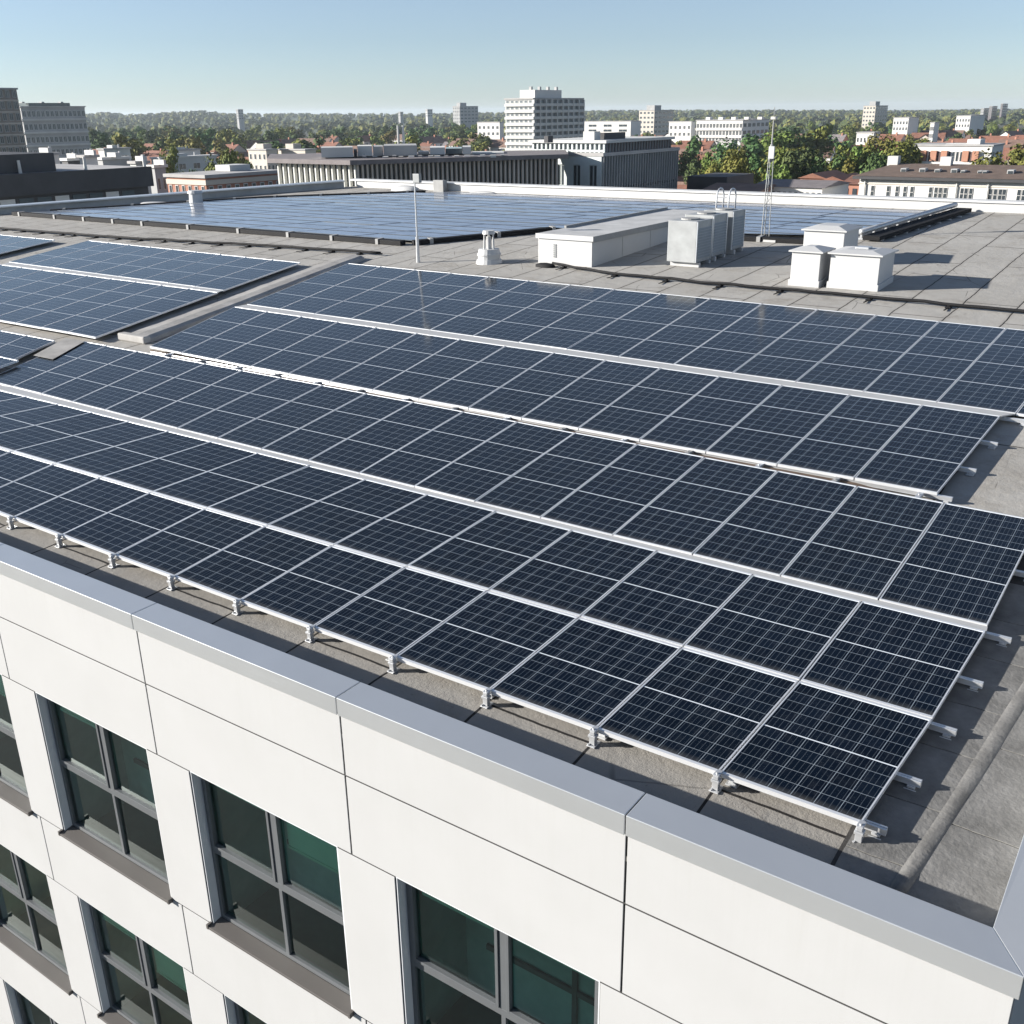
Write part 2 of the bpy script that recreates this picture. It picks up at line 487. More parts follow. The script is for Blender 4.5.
# right-hand end wall
yy = FY + 0.0225
while yy < 33:
    k = ZL + 0.03
    while k > GZ + 1:
        g2 = GAP / 2
        clad.box(1.183, 1.205, yy + g2, min(yy + P, 33.0) - g2, max(k - 1.55, GZ) + g2, k + (0.05 * (yy + P + 0.8) if k > 0 else 0) - g2); k -= 1.55
    yy += P
clad.build("cladding", M['clad'], bld, bevel=0.003)
back = MB()
def backing(x0, x1, z0, z1): back.box(x0, x1, FY + 0.024, FY + 0.20, z0, z1)
backing(X0 - NB * P, 1.18, ZWT, ZL + 0.02)
for r in range(NR):
    zt = ZWT - r * STOREY; zs = ZSL - r * STOREY; zn = zt - STOREY
    backing(X0 - WL - 0.001, 1.18, zs, zt - 0.002)
    for i in range(NB):
        lo = X0 - (i + 1) * P - WL if i < NB - 1 else X0 - (i + 1) * P
        backing(lo + 0.001, X0 - i * P - WR - 0.001, zs, zt - 0.002)
    backing(X0 - NB * P, 1.18, zn, zs - 0.002)
backing(X0 - NB * P, 1.18, GZ, zbot - 0.002)
backing(-60.3, X0 - NB * P - 0.002, GZ, ZL + 0.02)
back.box(1.0, 1.18, FY + 0.202, FY + 1.88, GZ, rz(0.4) - 0.06)
back.build("facade_backing", M['joint'], bld)

# copings: one metal length per bay, mitred at the corner
def coping_len(x0, x1, name="coping"):
    c = MB()
    yo, yi = FY - 0.02, -0.797
    c.hexa([(x0, yo, ZL), (x1, yo, ZL), (x1, yo + 0.02, ZL), (x0, yo + 0.02, ZL)], [(x0, yo, ZC - 0.018), (x1, yo, ZC - 0.018), (x1, yo + 0.02, ZC - 0.018), (x0, yo + 0.02, ZC - 0.018)])
    c.hexa([(x0, yo, ZC - 0.018), (x1, yo, ZC - 0.018), (x1, yi, ZC - 0.018), (x0, yi, ZC - 0.018)], [(x0, yo, ZC), (x1, yo, ZC), (x1, yi, ZC), (x0, yi, ZC)])
    return c
def one_coping(prof_a, prof_b):
    """a bent-sheet coping between two profile rings (closed L section)"""
    c = MB()
    n = len(prof_a)
    for k in range(n):
        j = (k + 1) % n
        c.face([prof_a[k], prof_b[k], prof_b[j], prof_a[j]])
    c.face(prof_a); c.face(prof_b[::-1])
    return c.build("coping", M['coping'], bld, bevel=0.005)
def prof(x, mitre=False):
    yo, yi, zi = FY - 0.02, -0.797, rz(-0.8) + 0.0
    pts = [(yo, ZL), (yo, ZC), (yi, ZC), (yi, rz(-0.8)), (yi - 0.02, rz(-0.8)), (yi - 0.02, ZC - 0.02), (yo + 0.02, ZC - 0.02), (yo + 0.02, ZL)]
    if not mitre: return [(x, y, z) for y, z in pts]
    xo, xi = 1.225, 0.995
    return [(xo + (xi - xo) * (y - yo) / (yi - yo), y, z) for y, z in pts]
joints = [X0 - i * P for i in range(0, 23)]
g2 = 0.005
one_coping(prof(joints[0] + g2), prof(0, True))
for a, b in zip(joints[1:], joints[:-1]):
    if a < -60.5: break
    one_coping(prof(a + g2), prof(b - g2))
par = MB()
par.box(-60.3, 1.17, FY + 0.03, -0.83, rz(FY) + 0.002, ZC - 0.03)
par.build("parapet", M['joint'], bld)
# coping along the right-hand edge, running up with the roof
def sprof(y, mitre=False):
    xo, xi = 1.225, 0.995
    def zz(yv): return 0.05 * (yv + 0.797) if yv > -0.797 else 0.0
    pts = [(xi, rz(-0.8)), (xi, ZC), (xo, ZC), (xo, ZL), (xo - 0.02, ZL), (xo - 0.02, ZC - 0.02), (xi + 0.02, ZC - 0.02), (xi + 0.02, rz(-0.8))]
    if mitre:
        yo, yi = FY - 0.02, -0.797
        return [(x, yi + (yo - yi) * (x - xi) / (xo - xi) + 0.002, z) for x, z in pts]
    return [(x, y, z + zz(y)) for x, z in pts]
ys = [None, 3.4, 7.0, 10.6, 14.2, 17.8, 21.4, 25.0, 28.6, 32.6]
for a, b in zip(ys[:-1], ys[1:]):
    one_coping(sprof(0, True) if a is None else sprof(a + g2), sprof(b - g2))
par = MB()
par.prism([(1.02, -0.79), (1.18, -0.79), (1.18, 33.0), (1.02, 33.0)], lambda x, y: rz(y) - 0.3, lambda x, y: 0.05 * (y + 0.797) + ZC - 0.03)
par.build("parapet", M['joint'], bld)
# far parapet (white inner face, grey coping) and the slanted one on the left
bp = MB().prism([(-35.2, 32.75), (1.2, 32.75), (1.2, 33.15), (-35.5, 33.15)], lambda x, y: 1.3, lambda x, y: 1.80)
bp.build("parapet", M['white'], bld)
bp = MB().prism([(-35.6, 32.68), (1.25, 32.68), (1.25, 33.4), (-36.0, 33.4)], lambda x, y: 1.802, lambda x, y: 1.87)
bp.build("coping", plain("pale_roof_trim", (0.55, 0.55, 0.54), 0.6), bld, bevel=0.01)
dv = Vector((9.6, 13.2, 0)).normalized(); nv = Vector((dv.y, -dv.x, 0))
def lp(y, off):                                # point on the slanted edge
    x = -45.2 + (y - 20.0) * 9.6 / 13.2
    return (x + nv.x * off, y + nv.y * off)
bp = MB().prism([lp(-1, 0.0), lp(-1, 0.35), lp(32.6, 0.35), lp(32.6, 0.0)], lambda x, y: rz(y) - 0.2, lambda x, y: rz(y) + 0.30)
bp.build("parapet", M['upstand'], bld)
bp = MB().prism([lp(-1, -0.1), lp(-1, 0.55), lp(32.6, 0.55), lp(32.6, -0.1)], lambda x, y: rz(y) + 0.302, lambda x, y: rz(y) + 0.36)
bp.build("coping", M['coping'], bld, bevel=0.01)

# windows: frame, sill, four panes, blind and the room seen through the glass
def window_proto(kind_i):
    w, h = WR - WL, ZWT - ZSL
    rec = 0.135
    parts = []
    rv = MB()
    rv.box(0, 0.012, 0.0225, rec, 0, h - 0.002); rv.box(w - 0.012, w, 0.0225, rec, 0, h - 0.002); rv.box(0.0125, w - 0.0125, 0.0225, rec, h - 0.014, h - 0.002)
    parts.append(("reveal", rv, M['reveal'], 0.0))
    fr = MB()
    f0, f1 = rec - 0.005, rec + 0.075
    def bar(x0, x1, z0, z1, a=f0, b=f1): fr.box(x0, x1, a, b, z0, z1)
    fw = 0.05
    xm = w * 0.515; zt_ = h * 0.48
    bar(0.013, 0.013 + fw, 0.03, h - 0.016); bar(w - 0.013 - fw, w - 0.013, 0.03, h - 0.016)
    bar(0.013 + fw, w - 0.013 - fw, h - 0.016 - fw, h - 0.016); bar(0.013 + fw, w - 0.013 - fw, 0.03, 0.03 + fw)
    bar(xm - 0.038, xm + 0.038, zt_ + 0.04, h - 0.016 - fw); bar(xm - 0.025, xm + 0.025, 0.03 + fw, zt_ - 0.04)
    bar(0.013 + fw, w - 0.013 - fw, zt_ - 0.04, zt_ + 0.04)
    parts.append(("frame", fr, M['frame'], 0.004))
    sa = MB()                                     # opening sashes stand proud of the fixed frame
    for x0, x1 in ((0.013 + fw + 0.004, xm - 0.042), (xm + 0.042, w - 0.013 - fw - 0.004)):
        z0, z1 = zt_ + 0.044, h - 0.016 - fw - 0.004
        s = 0.032
        sa.box(x0, x0 + s, f0 - 0.014, f1 - 0.02, z0, z1); sa.box(x1 - s, x1, f0 - 0.014, f1 - 0.02, z0, z1)
        sa.box(x0 + s, x1 - s, f0 - 0.014, f1 - 0.02, z0, z0 + s); sa.box(x0 + s, x1 - s, f0 - 0.014, f1 - 0.02, z1 - s, z1)
    parts.append(("sash", sa, M['frame'], 0.003))
    for x0, x1, z0, z1 in ((0.09, xm - 0.07, zt_ + 0.07, h - 0.09), (xm + 0.07, w - 0.09, zt_ + 0.07, h - 0.09), (0.055, xm - 0.02, 0.07, zt_ - 0.035), (xm + 0.02, w - 0.055, 0.07, zt_ - 0.035)):
        pn = MB(); pn.face([(x0, rec + 0.03, z0), (x1, rec + 0.03, z0), (x1, rec + 0.03, z1), (x0, rec + 0.03, z1)])
        parts.append(("pane", pn, M['glass'], 0.0))
    sl_ = MB()
    sl_.hexa([(-0.03, -0.045, -0.028), (w + 0.03, -0.045, -0.028), (w + 0.03, rec - 0.006, 0.004), (-0.03, rec - 0.006, 0.004)],
             [(-0.03, -0.045, 0.002), (w + 0.03, -0.045, 0.002), (w + 0.03, rec - 0.006, 0.03), (-0.03, rec - 0.006, 0.03)])
    sl_.box(-0.034, -0.002, -0.05, 0.02, -0.03, 0.03); sl_.box(w + 0.002, w + 0.034, -0.05, 0.02, -0.03, 0.03)
    parts.append(("sill", sl_, M['sill'], 0.003))
    rm = MB()
    y0, y1 = rec + 0.08, rec + 0.85
    rm.face([(0.02, y1, -0.1), (w - 0.02, y1, -0.1), (w - 0.02, y1, h + 0.2), (0.02, y1, h + 0.2)])
    rm.face([(0.02, y0, -0.1), (0.02, y1, -0.1), (0.02, y1, h + 0.2), (0.02, y0, h + 0.2)])
    rm.face([(w - 0.02, y1, -0.1), (w - 0.02, y0, -0.1), (w - 0.02, y0, h + 0.2), (w - 0.02, y1, h + 0.2)])
    rm.face([(0.02, y0, h + 0.2), (0.02, y1, h + 0.2), (w - 0.02, y1, h + 0.2), (w - 0.02, y0, h + 0.2)])
    rm.face([(0.02, y0, -0.1), (w - 0.02, y0, -0.1), (w - 0.02, y1, -0.1), (0.02, y1, -0.1)], 1)
    rm.box(0.3, w - 0.4, y1 - 0.04, y1 - 0.012, 0.62, 0.68, 2); rm.box(w * .62, w * .62 + 0.05, y1 - 0.05, y1 - 0.012, -0.1, h + 0.2, 2)
    rm.hexa([(0.2, y1 - 0.3, h - 0.5), (w - 0.3, y1 - 0.3, h - 0.35), (w - 0.3, y1 - 0.26, h - 0.35), (0.2, y1 - 0.26, h - 0.5)], [(0.2, y1 - 0.3, h - 0.46), (w - 0.3, y1 - 0.3, h - 0.31), (w - 0.3, y1 - 0.26, h - 0.31), (0.2, y1 - 0.26, h - 0.46)], 2)
    parts.append(("room", rm, [M['room'], M['room_floor'], M['desk']], 0.0))
    bl = MB()
    drops = {0: (0.12, 0.10), 1: (0.10, 0.42), 2: (0.30, 0.62), 3: (0.16, 0.06)}[kind_i]
    for (x0, x1), d in zip(((0.13, xm - 0.1), (xm + 0.1, w - 0.13)), drops):
        bl.box(x0, x1, rec + 0.09, rec + 0.10, h - 0.13 - d, h - 0.10)
        bl.box(x0, x1, rec + 0.08, rec + 0.11, h - 0.16 - d, h - 0.13 - d)
    parts.append(("blind", bl, M['blind'], 0.0))
    return parts
protos = {}
def make_window(i, r):
    kd = {(0, 0): 0, (1, 0): 1, (2, 0): 3, (2, 1): 2}.get((i, r), (i * 3 + r * 2) % 4)
    x = X0 - i * P - WR; z = ZSL - r * STOREY
    win = bpy.data.objects.new("window", None); COL.objects.link(win)
    win.parent = bld; win.location = Vector((x, FY, z)) - parent_origin(bld)
    win.empty_display_size = 0.2
    if kd not in protos:
        protos[kd] = []
        for nm, mb, mt, bv in window_proto(kd):
            o = mb.build(nm, mt, None, (0, 0, 0), bevel=bv)
            o.parent = win; o.location = (0, 0, 0)
            protos[kd].append(o)
    else:
        for s in protos[kd]: inst(s, win)
for r in range(NR):
    for i in range(NB): make_window(i, r)

# ------------------------------------------------------------------ solar panels on the near roof
def pv(c, i): return (c[0] * i + c[1]) * i + c[2]
EDGE = {
 'r1f': ((0.00156, -1.13135, -0.02818), (0.00085, -0.00877, -0.00079)),
 'r12': ((0.00114, -1.15999, 0.07361), (0.00048, -0.01471, 1.59742)),
 'r2b': ((0.00773, -1.20890, 0.13782), (-0.00019, 0.00421, 3.32256)),
 'r3f': ((0.00263, -1.06051, 0.12745), (0.00066, -0.00342, 3.43485)),
 'r3b': ((0.00048, -1.08765, 0.11707), (-0.00062, 0.01717, 6.29317)),
 'r4f': ((-0.00113, -1.06043, -1.11750), (0.00190, -0.01507, 6.57867)),
 'r4b': ((-0.00125, -1.15289, -1.05997), (0.00042, 0.01195, 10.06289)),
 'r5f': ((-0.00063, -1.16873, -0.88931), (-0.00043, 0.03072, 10.29072)),
 'r5b': ((-0.00039, -1.28304, -0.78234), (-0.00110, 0.03734, 15.66820)),
 'l4f': ((0, -1.06, -19.15), (0, 0.0, 6.75)), 'l4b': ((0, -1.15, -20.50), (0, 0.003, 11.40)),
 'l5f': ((0, -1.17, -20.56), (0, 0.02, 11.62)), 'l5b': ((0, -1.22, -21.60), (0, 0.03, 15.50)),
 'm5f': ((0, -1.17, -33.0), (0, 0.0, 12.2)), 'm5b': ((0, -1.20, -34.0), (0, 0.0, 15.35)),
 'l3f': ((0, -1.06, -19.05), (0, 0, 4.72)), 'l3b': ((0, -1.08, -19.75), (0, 0, 6.15)),
}
def E2(k, i): return Vector((pv(EDGE[k][0], i), pv(EDGE[k][1], i), 0))
def solar_panel(q, nsec, label, group, fb=0.030, z0=0.0, sd=0.0115):
    """q: front-left, front-right, back-right, back-left on the roof plan"""
    gp = 0.008
    jx, jy = random.gauss(0, 0.003), random.gauss(0, 0.004)
    def pos(u, v, dz=0.0):
        p = (q[0] * (1 - u) + q[1] * u) * (1 - v) + (q[3] * (1 - u) + q[2] * u) * v
        return Vector((p.x, p.y, 0.05 * p.y + z0 + dz + jx * (u - .5) + jy * (v - .5)))
    w = (q[1] - q[0]).length; d = ((q[3] + q[2]) / 2 - (q[0] + q[1]) / 2).length
    a, b = gp / w, gp / d; A, B = (gp + sd) / w, (gp + fb) / d
    root = thing("solar_panel", pos(0.5, 0.5, -0.04), label, "solar panel", group)
    fr = MB()
    O = [(a, b), (1 - a, b), (1 - a, 1 - b), (a, 1 - b)]; I = [(A, B), (1 - A, B), (1 - A, 1 - B), (A, 1 - B)]
    for k in range(4):
        j = (k + 1) % 4
        fr.face([pos(*O[k]), pos(*O[j]), pos(*I[j]), pos(*I[k])])
        fr.face([pos(*O[k], -0.04), pos(*O[j], -0.04), pos(*O[j]), pos(*O[k])])
        fr.face([pos(*I[j], -0.006), pos(*I[k], -0.006), pos(*I[k]), pos(*I[j])])
    fr.face([pos(*O[k], -0.04) for k in (3, 2, 1, 0)])
    fr.build("frame", M['alu'], root)
    gl = MB()
    gl.face([pos(*I[k], -0.005) for k in range(4)], 0, [(0, 0), (1, 0), (1, nsec), (0, nsec)])
    gl.build("glass", M['cell'], root)
    return root
def row(front, back, i0, i1, nsec, name, group, endname, fb=0.030, fshift=0.0, bshift=0.0, z0=0.0):
    for n, i in enumerate(range(i0, i1)):
        q = [E2(front, i + 1), E2(front, i), E2(back, i), E2(back, i + 1)]
        q[0].y += fshift; q[1].y += fshift; q[2].y += bshift; q[3].y += bshift
        lab = f"solar panel, {nth(n)} from the {endname} of the {name}"
        solar_panel(q, nsec, lab, group, fb, z0)
row('r1f', 'r12', 0, 14, 2, "front row by the parapet", "solar panels of the front row", "right end", 0.029, 0, -0.002)
row('r12', 'r2b', 0, 16, 2, "second row from the parapet", "solar panels of the second row", "right end", 0.029, 0.004)
row('r3f', 'r3b', 0, 18, 3, "third row from the parapet", "solar panels of the third row", "right end", 0.022)
row('r4f', 'r4b', 0, 15, 3, "fourth row, behind the brown gap", "solar panels of the fourth row", "right end", 0.022)
row('r5f', 'r5b', -1, 15, 4, "fifth row, below the cable", "solar panels of the fifth row", "right end", 0.022)
row('l4f', 'l4b', 0, 12, 4, "nearer row left of the duct", "solar panels left of the grey duct", "duct end", 0.034)
row('l5f', 'l5b', 0, 9, 3, "farther row left of the duct", "solar panels left of the grey duct", "duct end", 0.034)
row('m5f', 'm5b', 0, 6, 2, "far left block", "solar panels of the far left block", "right end", 0.034)
row('l3f', 'l3b', 0, 5, 2, "short row left of the third row", "solar panels of the short row", "right end", 0.034)
q = [Vector((-20.2, 3.2, 0)), Vector((-18.15, 3.2, 0)), Vector((-18.5, 4.55, 0)), Vector((-20.5, 4.55, 0))]
solar_panel(q, 1, "raised dark solar panel at the left end of the third row", None, 0.03, 0.10)

# pale cover strips between rows
def strip(ka, kb, i0, i1, a, b, dz, label, mat='strip', name="cover_strip", th=0.02):
    s = MB()
    for i in range(i0, i1):
        A0, A1, B0, B1 = E2(ka, i + 1), E2(ka, i), E2(kb, i + 1), E2(kb, i)
        def P3(p, q_, f): 
            r_ = p + (q_ - p) * f
            return r_
        pts = [P3(A0, B0, a), P3(A1, B1, a), P3(A1, B1, b), P3(A0, B0, b)]
        s.hexa([(p.x, p.y, 0.05 * p.y + dz - th) for p in pts], [(p.x, p.y, 0.05 * p.y + dz) for p in pts])
    return tag(s.build(name, M[mat]), label, "metal strip")
strip('r2b', 'r3f', 0, 17, 0.08, 0.92, -0.008, "pale metal strip closing the joint between second and third panel rows")
strip('r4b', 'r5f', 0, 15, 0.06, 0.94, -0.004, "wide pale metal strip between fourth and fifth panel rows")
strip('l4b', 'l5f', 0, 9, 0.06, 0.94, -0.004, "pale metal strip between the two panel rows left of the duct")
# the brown gap: two narrow pale ledges with a slot between
strip('r3b', 'r4f', 1, 15, 0.02, 0.98, -0.062, "brown board lying in the slot between third and fourth panel rows", 'timber', 'slot_board')
for n, i in enumerate(range(1, 16)):
    p = (E2('r3b', i) * 0.36 + E2('r4f', i - 1) * 0.64)
    p = E2('r3b', i) * 0.5 + (E2('r4f', i - 1) + E2('r4f', i)) * 0.25
    cl = MB(); z = 0.05 * p.y
    cl.box(p.x - 0.035, p.x + 0.035, p.y - 0.12, p.y + 0.12, z - 0.055, z - 0.02); cl.ring((p.x, p.y, z - 0.02), (p.x, p.y, z - 0.008), 0.014, 0.014, 6)
    tag(cl.build("panel_clamp", M['trim'] if n % 2 else M['galv'], bevel=0.004), f"small clamp bridging the brown gap, {nth(n)} from its right end", "clamp", "clamps along the brown gap")

# rails with their feet at the right-hand ends
def foot(mb, x, y, zt, w=0.05):
    zr = rz(y)
    mb.box(x - w, x + w, y - 0.055, y + 0.055, zr + 0.002, zr + 0.016)
    mb.box(x - 0.030, x + 0.034, y - 0.032, y + 0.032, zr + 0.016, zt)
    mb.box(x - 0.045, x + 0.049, y - 0.04, y + 0.04, zt - 0.075, zt - 0.045)
def rail(xl, xr_, y, label, drop=0.045):
    z = 0.05 * y - drop
    root = thing("mounting_rail", (xr_, y, rz(y)), label, "rail", "rails under the solar panels")
    b = MB().box(xl, xr_, y - 0.024, y - 0.004, z - 0.045, z).box(xl, xr_, y + 0.004, y + 0.024, z - 0.045, z).box(xl, xr_, y - 0.024, y + 0.024, z - 0.055, z - 0.0452)
    b.build("bar", M['rail'], root, bevel=0.002)
    f_ = MB(); foot(f_, xr_ - 0.07, y, z - 0.056); f_.build("foot", M['galv'], root, bevel=0.003)
    x = xr_ - 1.2
    while x > max(xl, xr_ - 6):
        f_ = MB(); foot(f_, x, y, z - 0.056); f_.build("foot", M['galv'], root, bevel=0.003); x -= 1.2
rail(-15.0, 0.13, 0.10, "rail under the front edge of the front panel row")
rail(-15.0, 0.20, 0.78, "rail under the middle of the front panel row")
rail(-16.0, 0.27, 1.60, "rail under the joint of the two front panel rows")
rail(-16.0, 0.30, 2.45, "rail under the middle of the second panel row")
rail(-16.5, 0.36, 3.38, "rail under the joint of second and third panel rows")
rail(-17.5, 0.33, 4.9, "rail under the middle of the third panel row")
rail(-17.0, -0.94, 6.62, "rail along the front of the fourth panel row")
rail(-17.2, -0.90, 7.75, "rail a third of the way up the fourth panel row")
rail(-17.6, -0.87, 8.95, "rail two thirds of the way up the fourth panel row")
rail(-18.0, 0.45, 10.18, "rail between the fourth and fifth panel rows")
# feet that carry the front edge
for i in range(0, 14):
    p = E2('r1f', i)
    fb_ = thing("mounting_bracket", (p.x, p.y - 0.05, rz(p.y)), f"small bright bracket under the front panel edge, {nth(i)} from the right", "bracket", "brackets along the front panel edge")
    z0 = rz(p.y - 0.05); zt = 0.05 * p.y
    b = MB()
    b.box(p.x - 0.04, p.x + 0.04, p.y - 0.085, p.y + 0.03, z0 + 0.002, z0 + 0.012)
    b.box(p.x - 0.026, p.x + 0.026, p.y - 0.06, p.y - 0.012, z0 + 0.014, zt - 0.06)
    b.box(p.x - 0.034, p.x + 0.034, p.y - 0.07, p.y - 0.004, zt - 0.058, zt - 0.034)
    b.box(p.x - 0.026, p.x + 0.026, p.y - 0.06, p.y + 0.028, zt + 0.002, zt + 0.012)
    b.box(p.x - 0.022, p.x + 0.022, p.y - 0.06, p.y - 0.008, zt - 0.03, zt + 0.002)
    b.build("body", M['galv'], fb_, bevel=0.003)
    bo = MB().ring((p.x, p.y - 0.03, zt + 0.012), (p.x, p.y - 0.03, zt + 0.026), 0.012, 0.012, 6).ring((p.x - 0.025, p.y - 0.072, z0 + 0.012), (p.x - 0.025, p.y - 0.072, z0 + 0.024), 0.011, 0.011, 6)
    bo.build("bolt", M['galv'], fb_)

# ------------------------------------------------------------------ the far array
FAR_POLY = [(-43.3, 20.1), (-21.0, 20.1), (-18.0, 24.4), (-12.0, 24.9), (-9.6, 25.0), (-8.5, 26.4), (-7.4, 32.3), (-28.3, 31.7), (-31.0, 30.4), (-36.2, 27.2)]
def inside(x, y, poly):
    c = False; n = len(poly)
    for k in range(n):
        (x1, y1), (x2, y2) = poly[k], poly[(k + 1) % n]
        if (y1 > y) != (y2 > y) and x < (x2 - x1) * (y - y1) / (y2 - y1) + x1: c = not c
    return c
PD, PP = 0.75, 0.775
def span(y):
    xs_ = []
    n = len(FAR_POLY)
    for k in range(n):
        (x1, y1), (x2, y2) = FAR_POLY[k], FAR_POLY[(k + 1) % n]
        if (y1 > y) != (y2 > y): xs_.append(x1 + (y - y1) * (x2 - x1) / (y2 - y1))
    return (min(xs_), max(xs_)) if xs_ else None
far_rows = []
y = 20.12
while y < 32.2:
    s0, s1 = span(y + 0.02), span(y + PD - 0.02)
    if s0 and s1:
        la, lb, ra, rb = s0[0], s1[0], s0[1], s1[1]
        n = max(1, round((ra - la) / 2.7))
        far_rows.append((y, [(la + (ra - la) * k / n, la + (ra - la) * (k + 1) / n, lb + (rb - lb) * k / n, lb + (rb - lb) * (k + 1) / n) for k in range(n)]))
    y += PP
far_n = 0
for ri, (y, cells) in enumerate(far_rows):
    tl = random.uniform(-0.010, 0.010)
    for n, (xa, xb, xc, xd) in enumerate(cells):
        z = 0.05 * y - 0.02; zb2 = z + 0.05 * PD + tl
        j2 = random.uniform(-0.005, 0.005); g3 = 0.008
        p = [Vector((xa + g3, y, z + j2)), Vector((xb - g3, y, z + j2)), Vector((xd - g3, y + PD, zb2 + j2)), Vector((xc + g3, y + PD, zb2 + j2))]
        s = MB()
        cx = sum((k for k in p), Vector()) / 4
        I = [k + (cx - k) * 0.0 + Vector(((0.02 if k.x < cx.x else -0.02), (0.025 if k.y < cx.y else -0.025) , (0.0027 if k.y < cx.y else -0.0027))) for k in p]
        for k in range(4):
            j = (k + 1) % 4
            s.face([p[k], p[j], I[j], I[k]], 0 if k % 2 == 0 else 1)
            s.face([p[k] - Vector((0, 0, 0.016)), p[j] - Vector((0, 0, 0.016)), p[j], p[k]], 0)
        s.face([k - Vector((0, 0, 0.004)) for k in I], 1, [(0, 0), (1, 0), (1, 1), (0, 1)])
        s.face([p[k] - Vector((0, 0, 0.016)) for k in (3, 2, 1, 0)], 0)
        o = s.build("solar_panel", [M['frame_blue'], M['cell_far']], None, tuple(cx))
        tag(o, f"pale blue solar panel of the far field, {nth(n)} from the left in its {nth(ri)} row", "solar panel", "solar panels of the far field")
        far_n += 1
print("far panels", far_n)

# black edging troughs and cables
def cable_run(name, pts, r, label, cat="cable", br=None, brh=0.10, lift=0.05):
    root = thing(name, (pts[0][0], pts[0][1], rz(pts[0][1])), label, cat)
    line = []
    for (xa, ya), (xb, yb) in zip(pts[:-1], pts[1:]):
        n = max(2, int(math.hypot(xb - xa, yb - ya) / 0.4))
        for k in range(n):
            f = k / n
            x, y = xa + (xb - xa) * f, ya + (yb - ya) * f
            w = noise.noise(Vector((x * 1.3, y * 1.3, len(pts)))) 
            line.append((x, y + w * 0.05, rz(y) + r + lift + w * 0.02))
    line.append((pts[-1][0], pts[-1][1], rz(pts[-1][1]) + r + lift))
    MB().tube(line, r, 8).build("sheath", M['dark'], root, smooth=True)
    MB().tube([(x, y + r * 2.2, z - lift * 0.8) for x, y, z in line], r * 0.5, 6).build("thin_cable", M['dark'], root, smooth=True)
    if br:
        d = 0.5
        tot = 0
        for (xa, ya), (xb, yb) in zip(pts[:-1], pts[1:]):
            L = math.hypot(xb - xa, yb - ya)
            k = d
            while k < L:
                x, y = xa + (xb - xa) * k / L, ya + (yb - ya) * k / L
                s = MB(); z = rz(y)
                s.box(x - 0.06, x + 0.06, y - 0.12, y + 0.08, z + 0.002, z + 0.035)
                s.box(x - 0.03, x + 0.03, y - 0.04, y + 0.04, z + 0.036, z + lift + 0.01)
                s.box(x - 0.018, x + 0.018, y - 0.42, y - 0.12, z + 0.003, z + 0.02)
                s.build("support", M['dark'], root, bevel=0.004)
                k += br * random.uniform(0.9, 1.1)
    return root
cable_run("roof_cable", [(-14.6, 18.55), (-12.7, 17.95), (-9.6, 17.75), (-5.87, 17.75), (-2.0, 17.6), (0.9, 17.5)], 0.034, "black cable on small blocks behind the fifth panel row, below the vents", br=1.75)
cable_run("roof_cable", [(-42.5, 16.6), (-35.5, 16.75), (-31.8, 16.95), (-25.4, 17.65), (-20.6, 17.95)], 0.04, "black cable on small blocks behind the left panel rows", br=1.25)
def trough(pts, w, h, label, name="edge_trough"):
    root = thing(name, (pts[0][0], pts[0][1], rz(pts[0][1])), label, "cable trough")
    for (xa, ya), (xb, yb) in zip(pts[:-1], pts[1:]):
        d = Vector((xb - xa, yb - ya, 0)).normalized(); n = Vector((-d.y, d.x, 0)) * w / 2
        a, b = Vector((xa, ya, 0)), Vector((xb, yb, 0))
        pl = [a - n, b - n, b + n, a + n]
        MB().prism([(p.x, p.y) for p in pl], lambda x, y: rz(y) + 0.01, lambda x, y: rz(y) + h).build("channel", M['dark'], root, bevel=0.01)
        L = (b - a).length; k = 0.6
        while k < L:
            p = a + d * k; s = MB()
            e = n * 1.25
            pl = [p - e - d * .06, p - e + d * .06, p + e + d * .06, p + e - d * .06]
            s.prism([(u.x, u.y) for u in pl], lambda x, y: rz(y) + 0.005, lambda x, y: rz(y) + h + 0.02)
            s.build("saddle", M['trim'], root); k += random.uniform(1.8, 3.0)
    return root
trough([(-44.0, 19.75), (-21.2, 19.75)], 0.26, 0.16, "black cable trough along the near edge of the far panel field")
trough([(-20.9, 19.9), (-18.0, 24.0)], 0.26, 0.16, "black cable trough slanting along the far field behind the round vent")
trough([(-13.5, 24.4), (-9.2, 24.55)], 0.30, 0.14, "short black cable trough at the foot of the lattice mast")
trough([(-43.0, 20.9), (-36.4, 27.6), (-29.9, 31.6)], 0.2, 0.14, "black cable trough along the slanted left side of the far field")
# tray with a round pipe on the right side of the far field
root = thing("cable_tray", (-8.0, 26.0, rz(26)), "long dark cable tray beside the right edge of the far panel field", "cable tray")
def lin(a, b, y): return a[0] + (b[0] - a[0]) * (y - a[1]) / (b[1] - a[1])
MB().tube([(lin((-8.05, 25.6), (-6.9, 32.3), y), y, rz(y) + 0.26) for y in (25.6, 28, 30, 32.3)], 0.09, 8).build("pipe", M['galv'], root, smooth=True)
MB().prism([(-7.95, 25.5), (-7.45, 25.5), (-6.35, 32.3), (-6.85, 32.3)], lambda x, y: rz(y) + 0.05, lambda x, y: rz(y) + 0.17).build("channel", M['dark'], root)
for k in range(9):
    y = 25.8 + k * 0.78; x = lin((-7.9, 25.6), (-6.7, 32.3), y)
    MB().box(x - 0.35, x + 0.45, y - 0.05, y + 0.05, rz(y) + 0.005, rz(y) + 0.05).box(x - 0.25, x - 0.19, y - 0.04, y + 0.04, rz(y) + 0.05, rz(y) + 0.24).build("support", M['galv'], root)

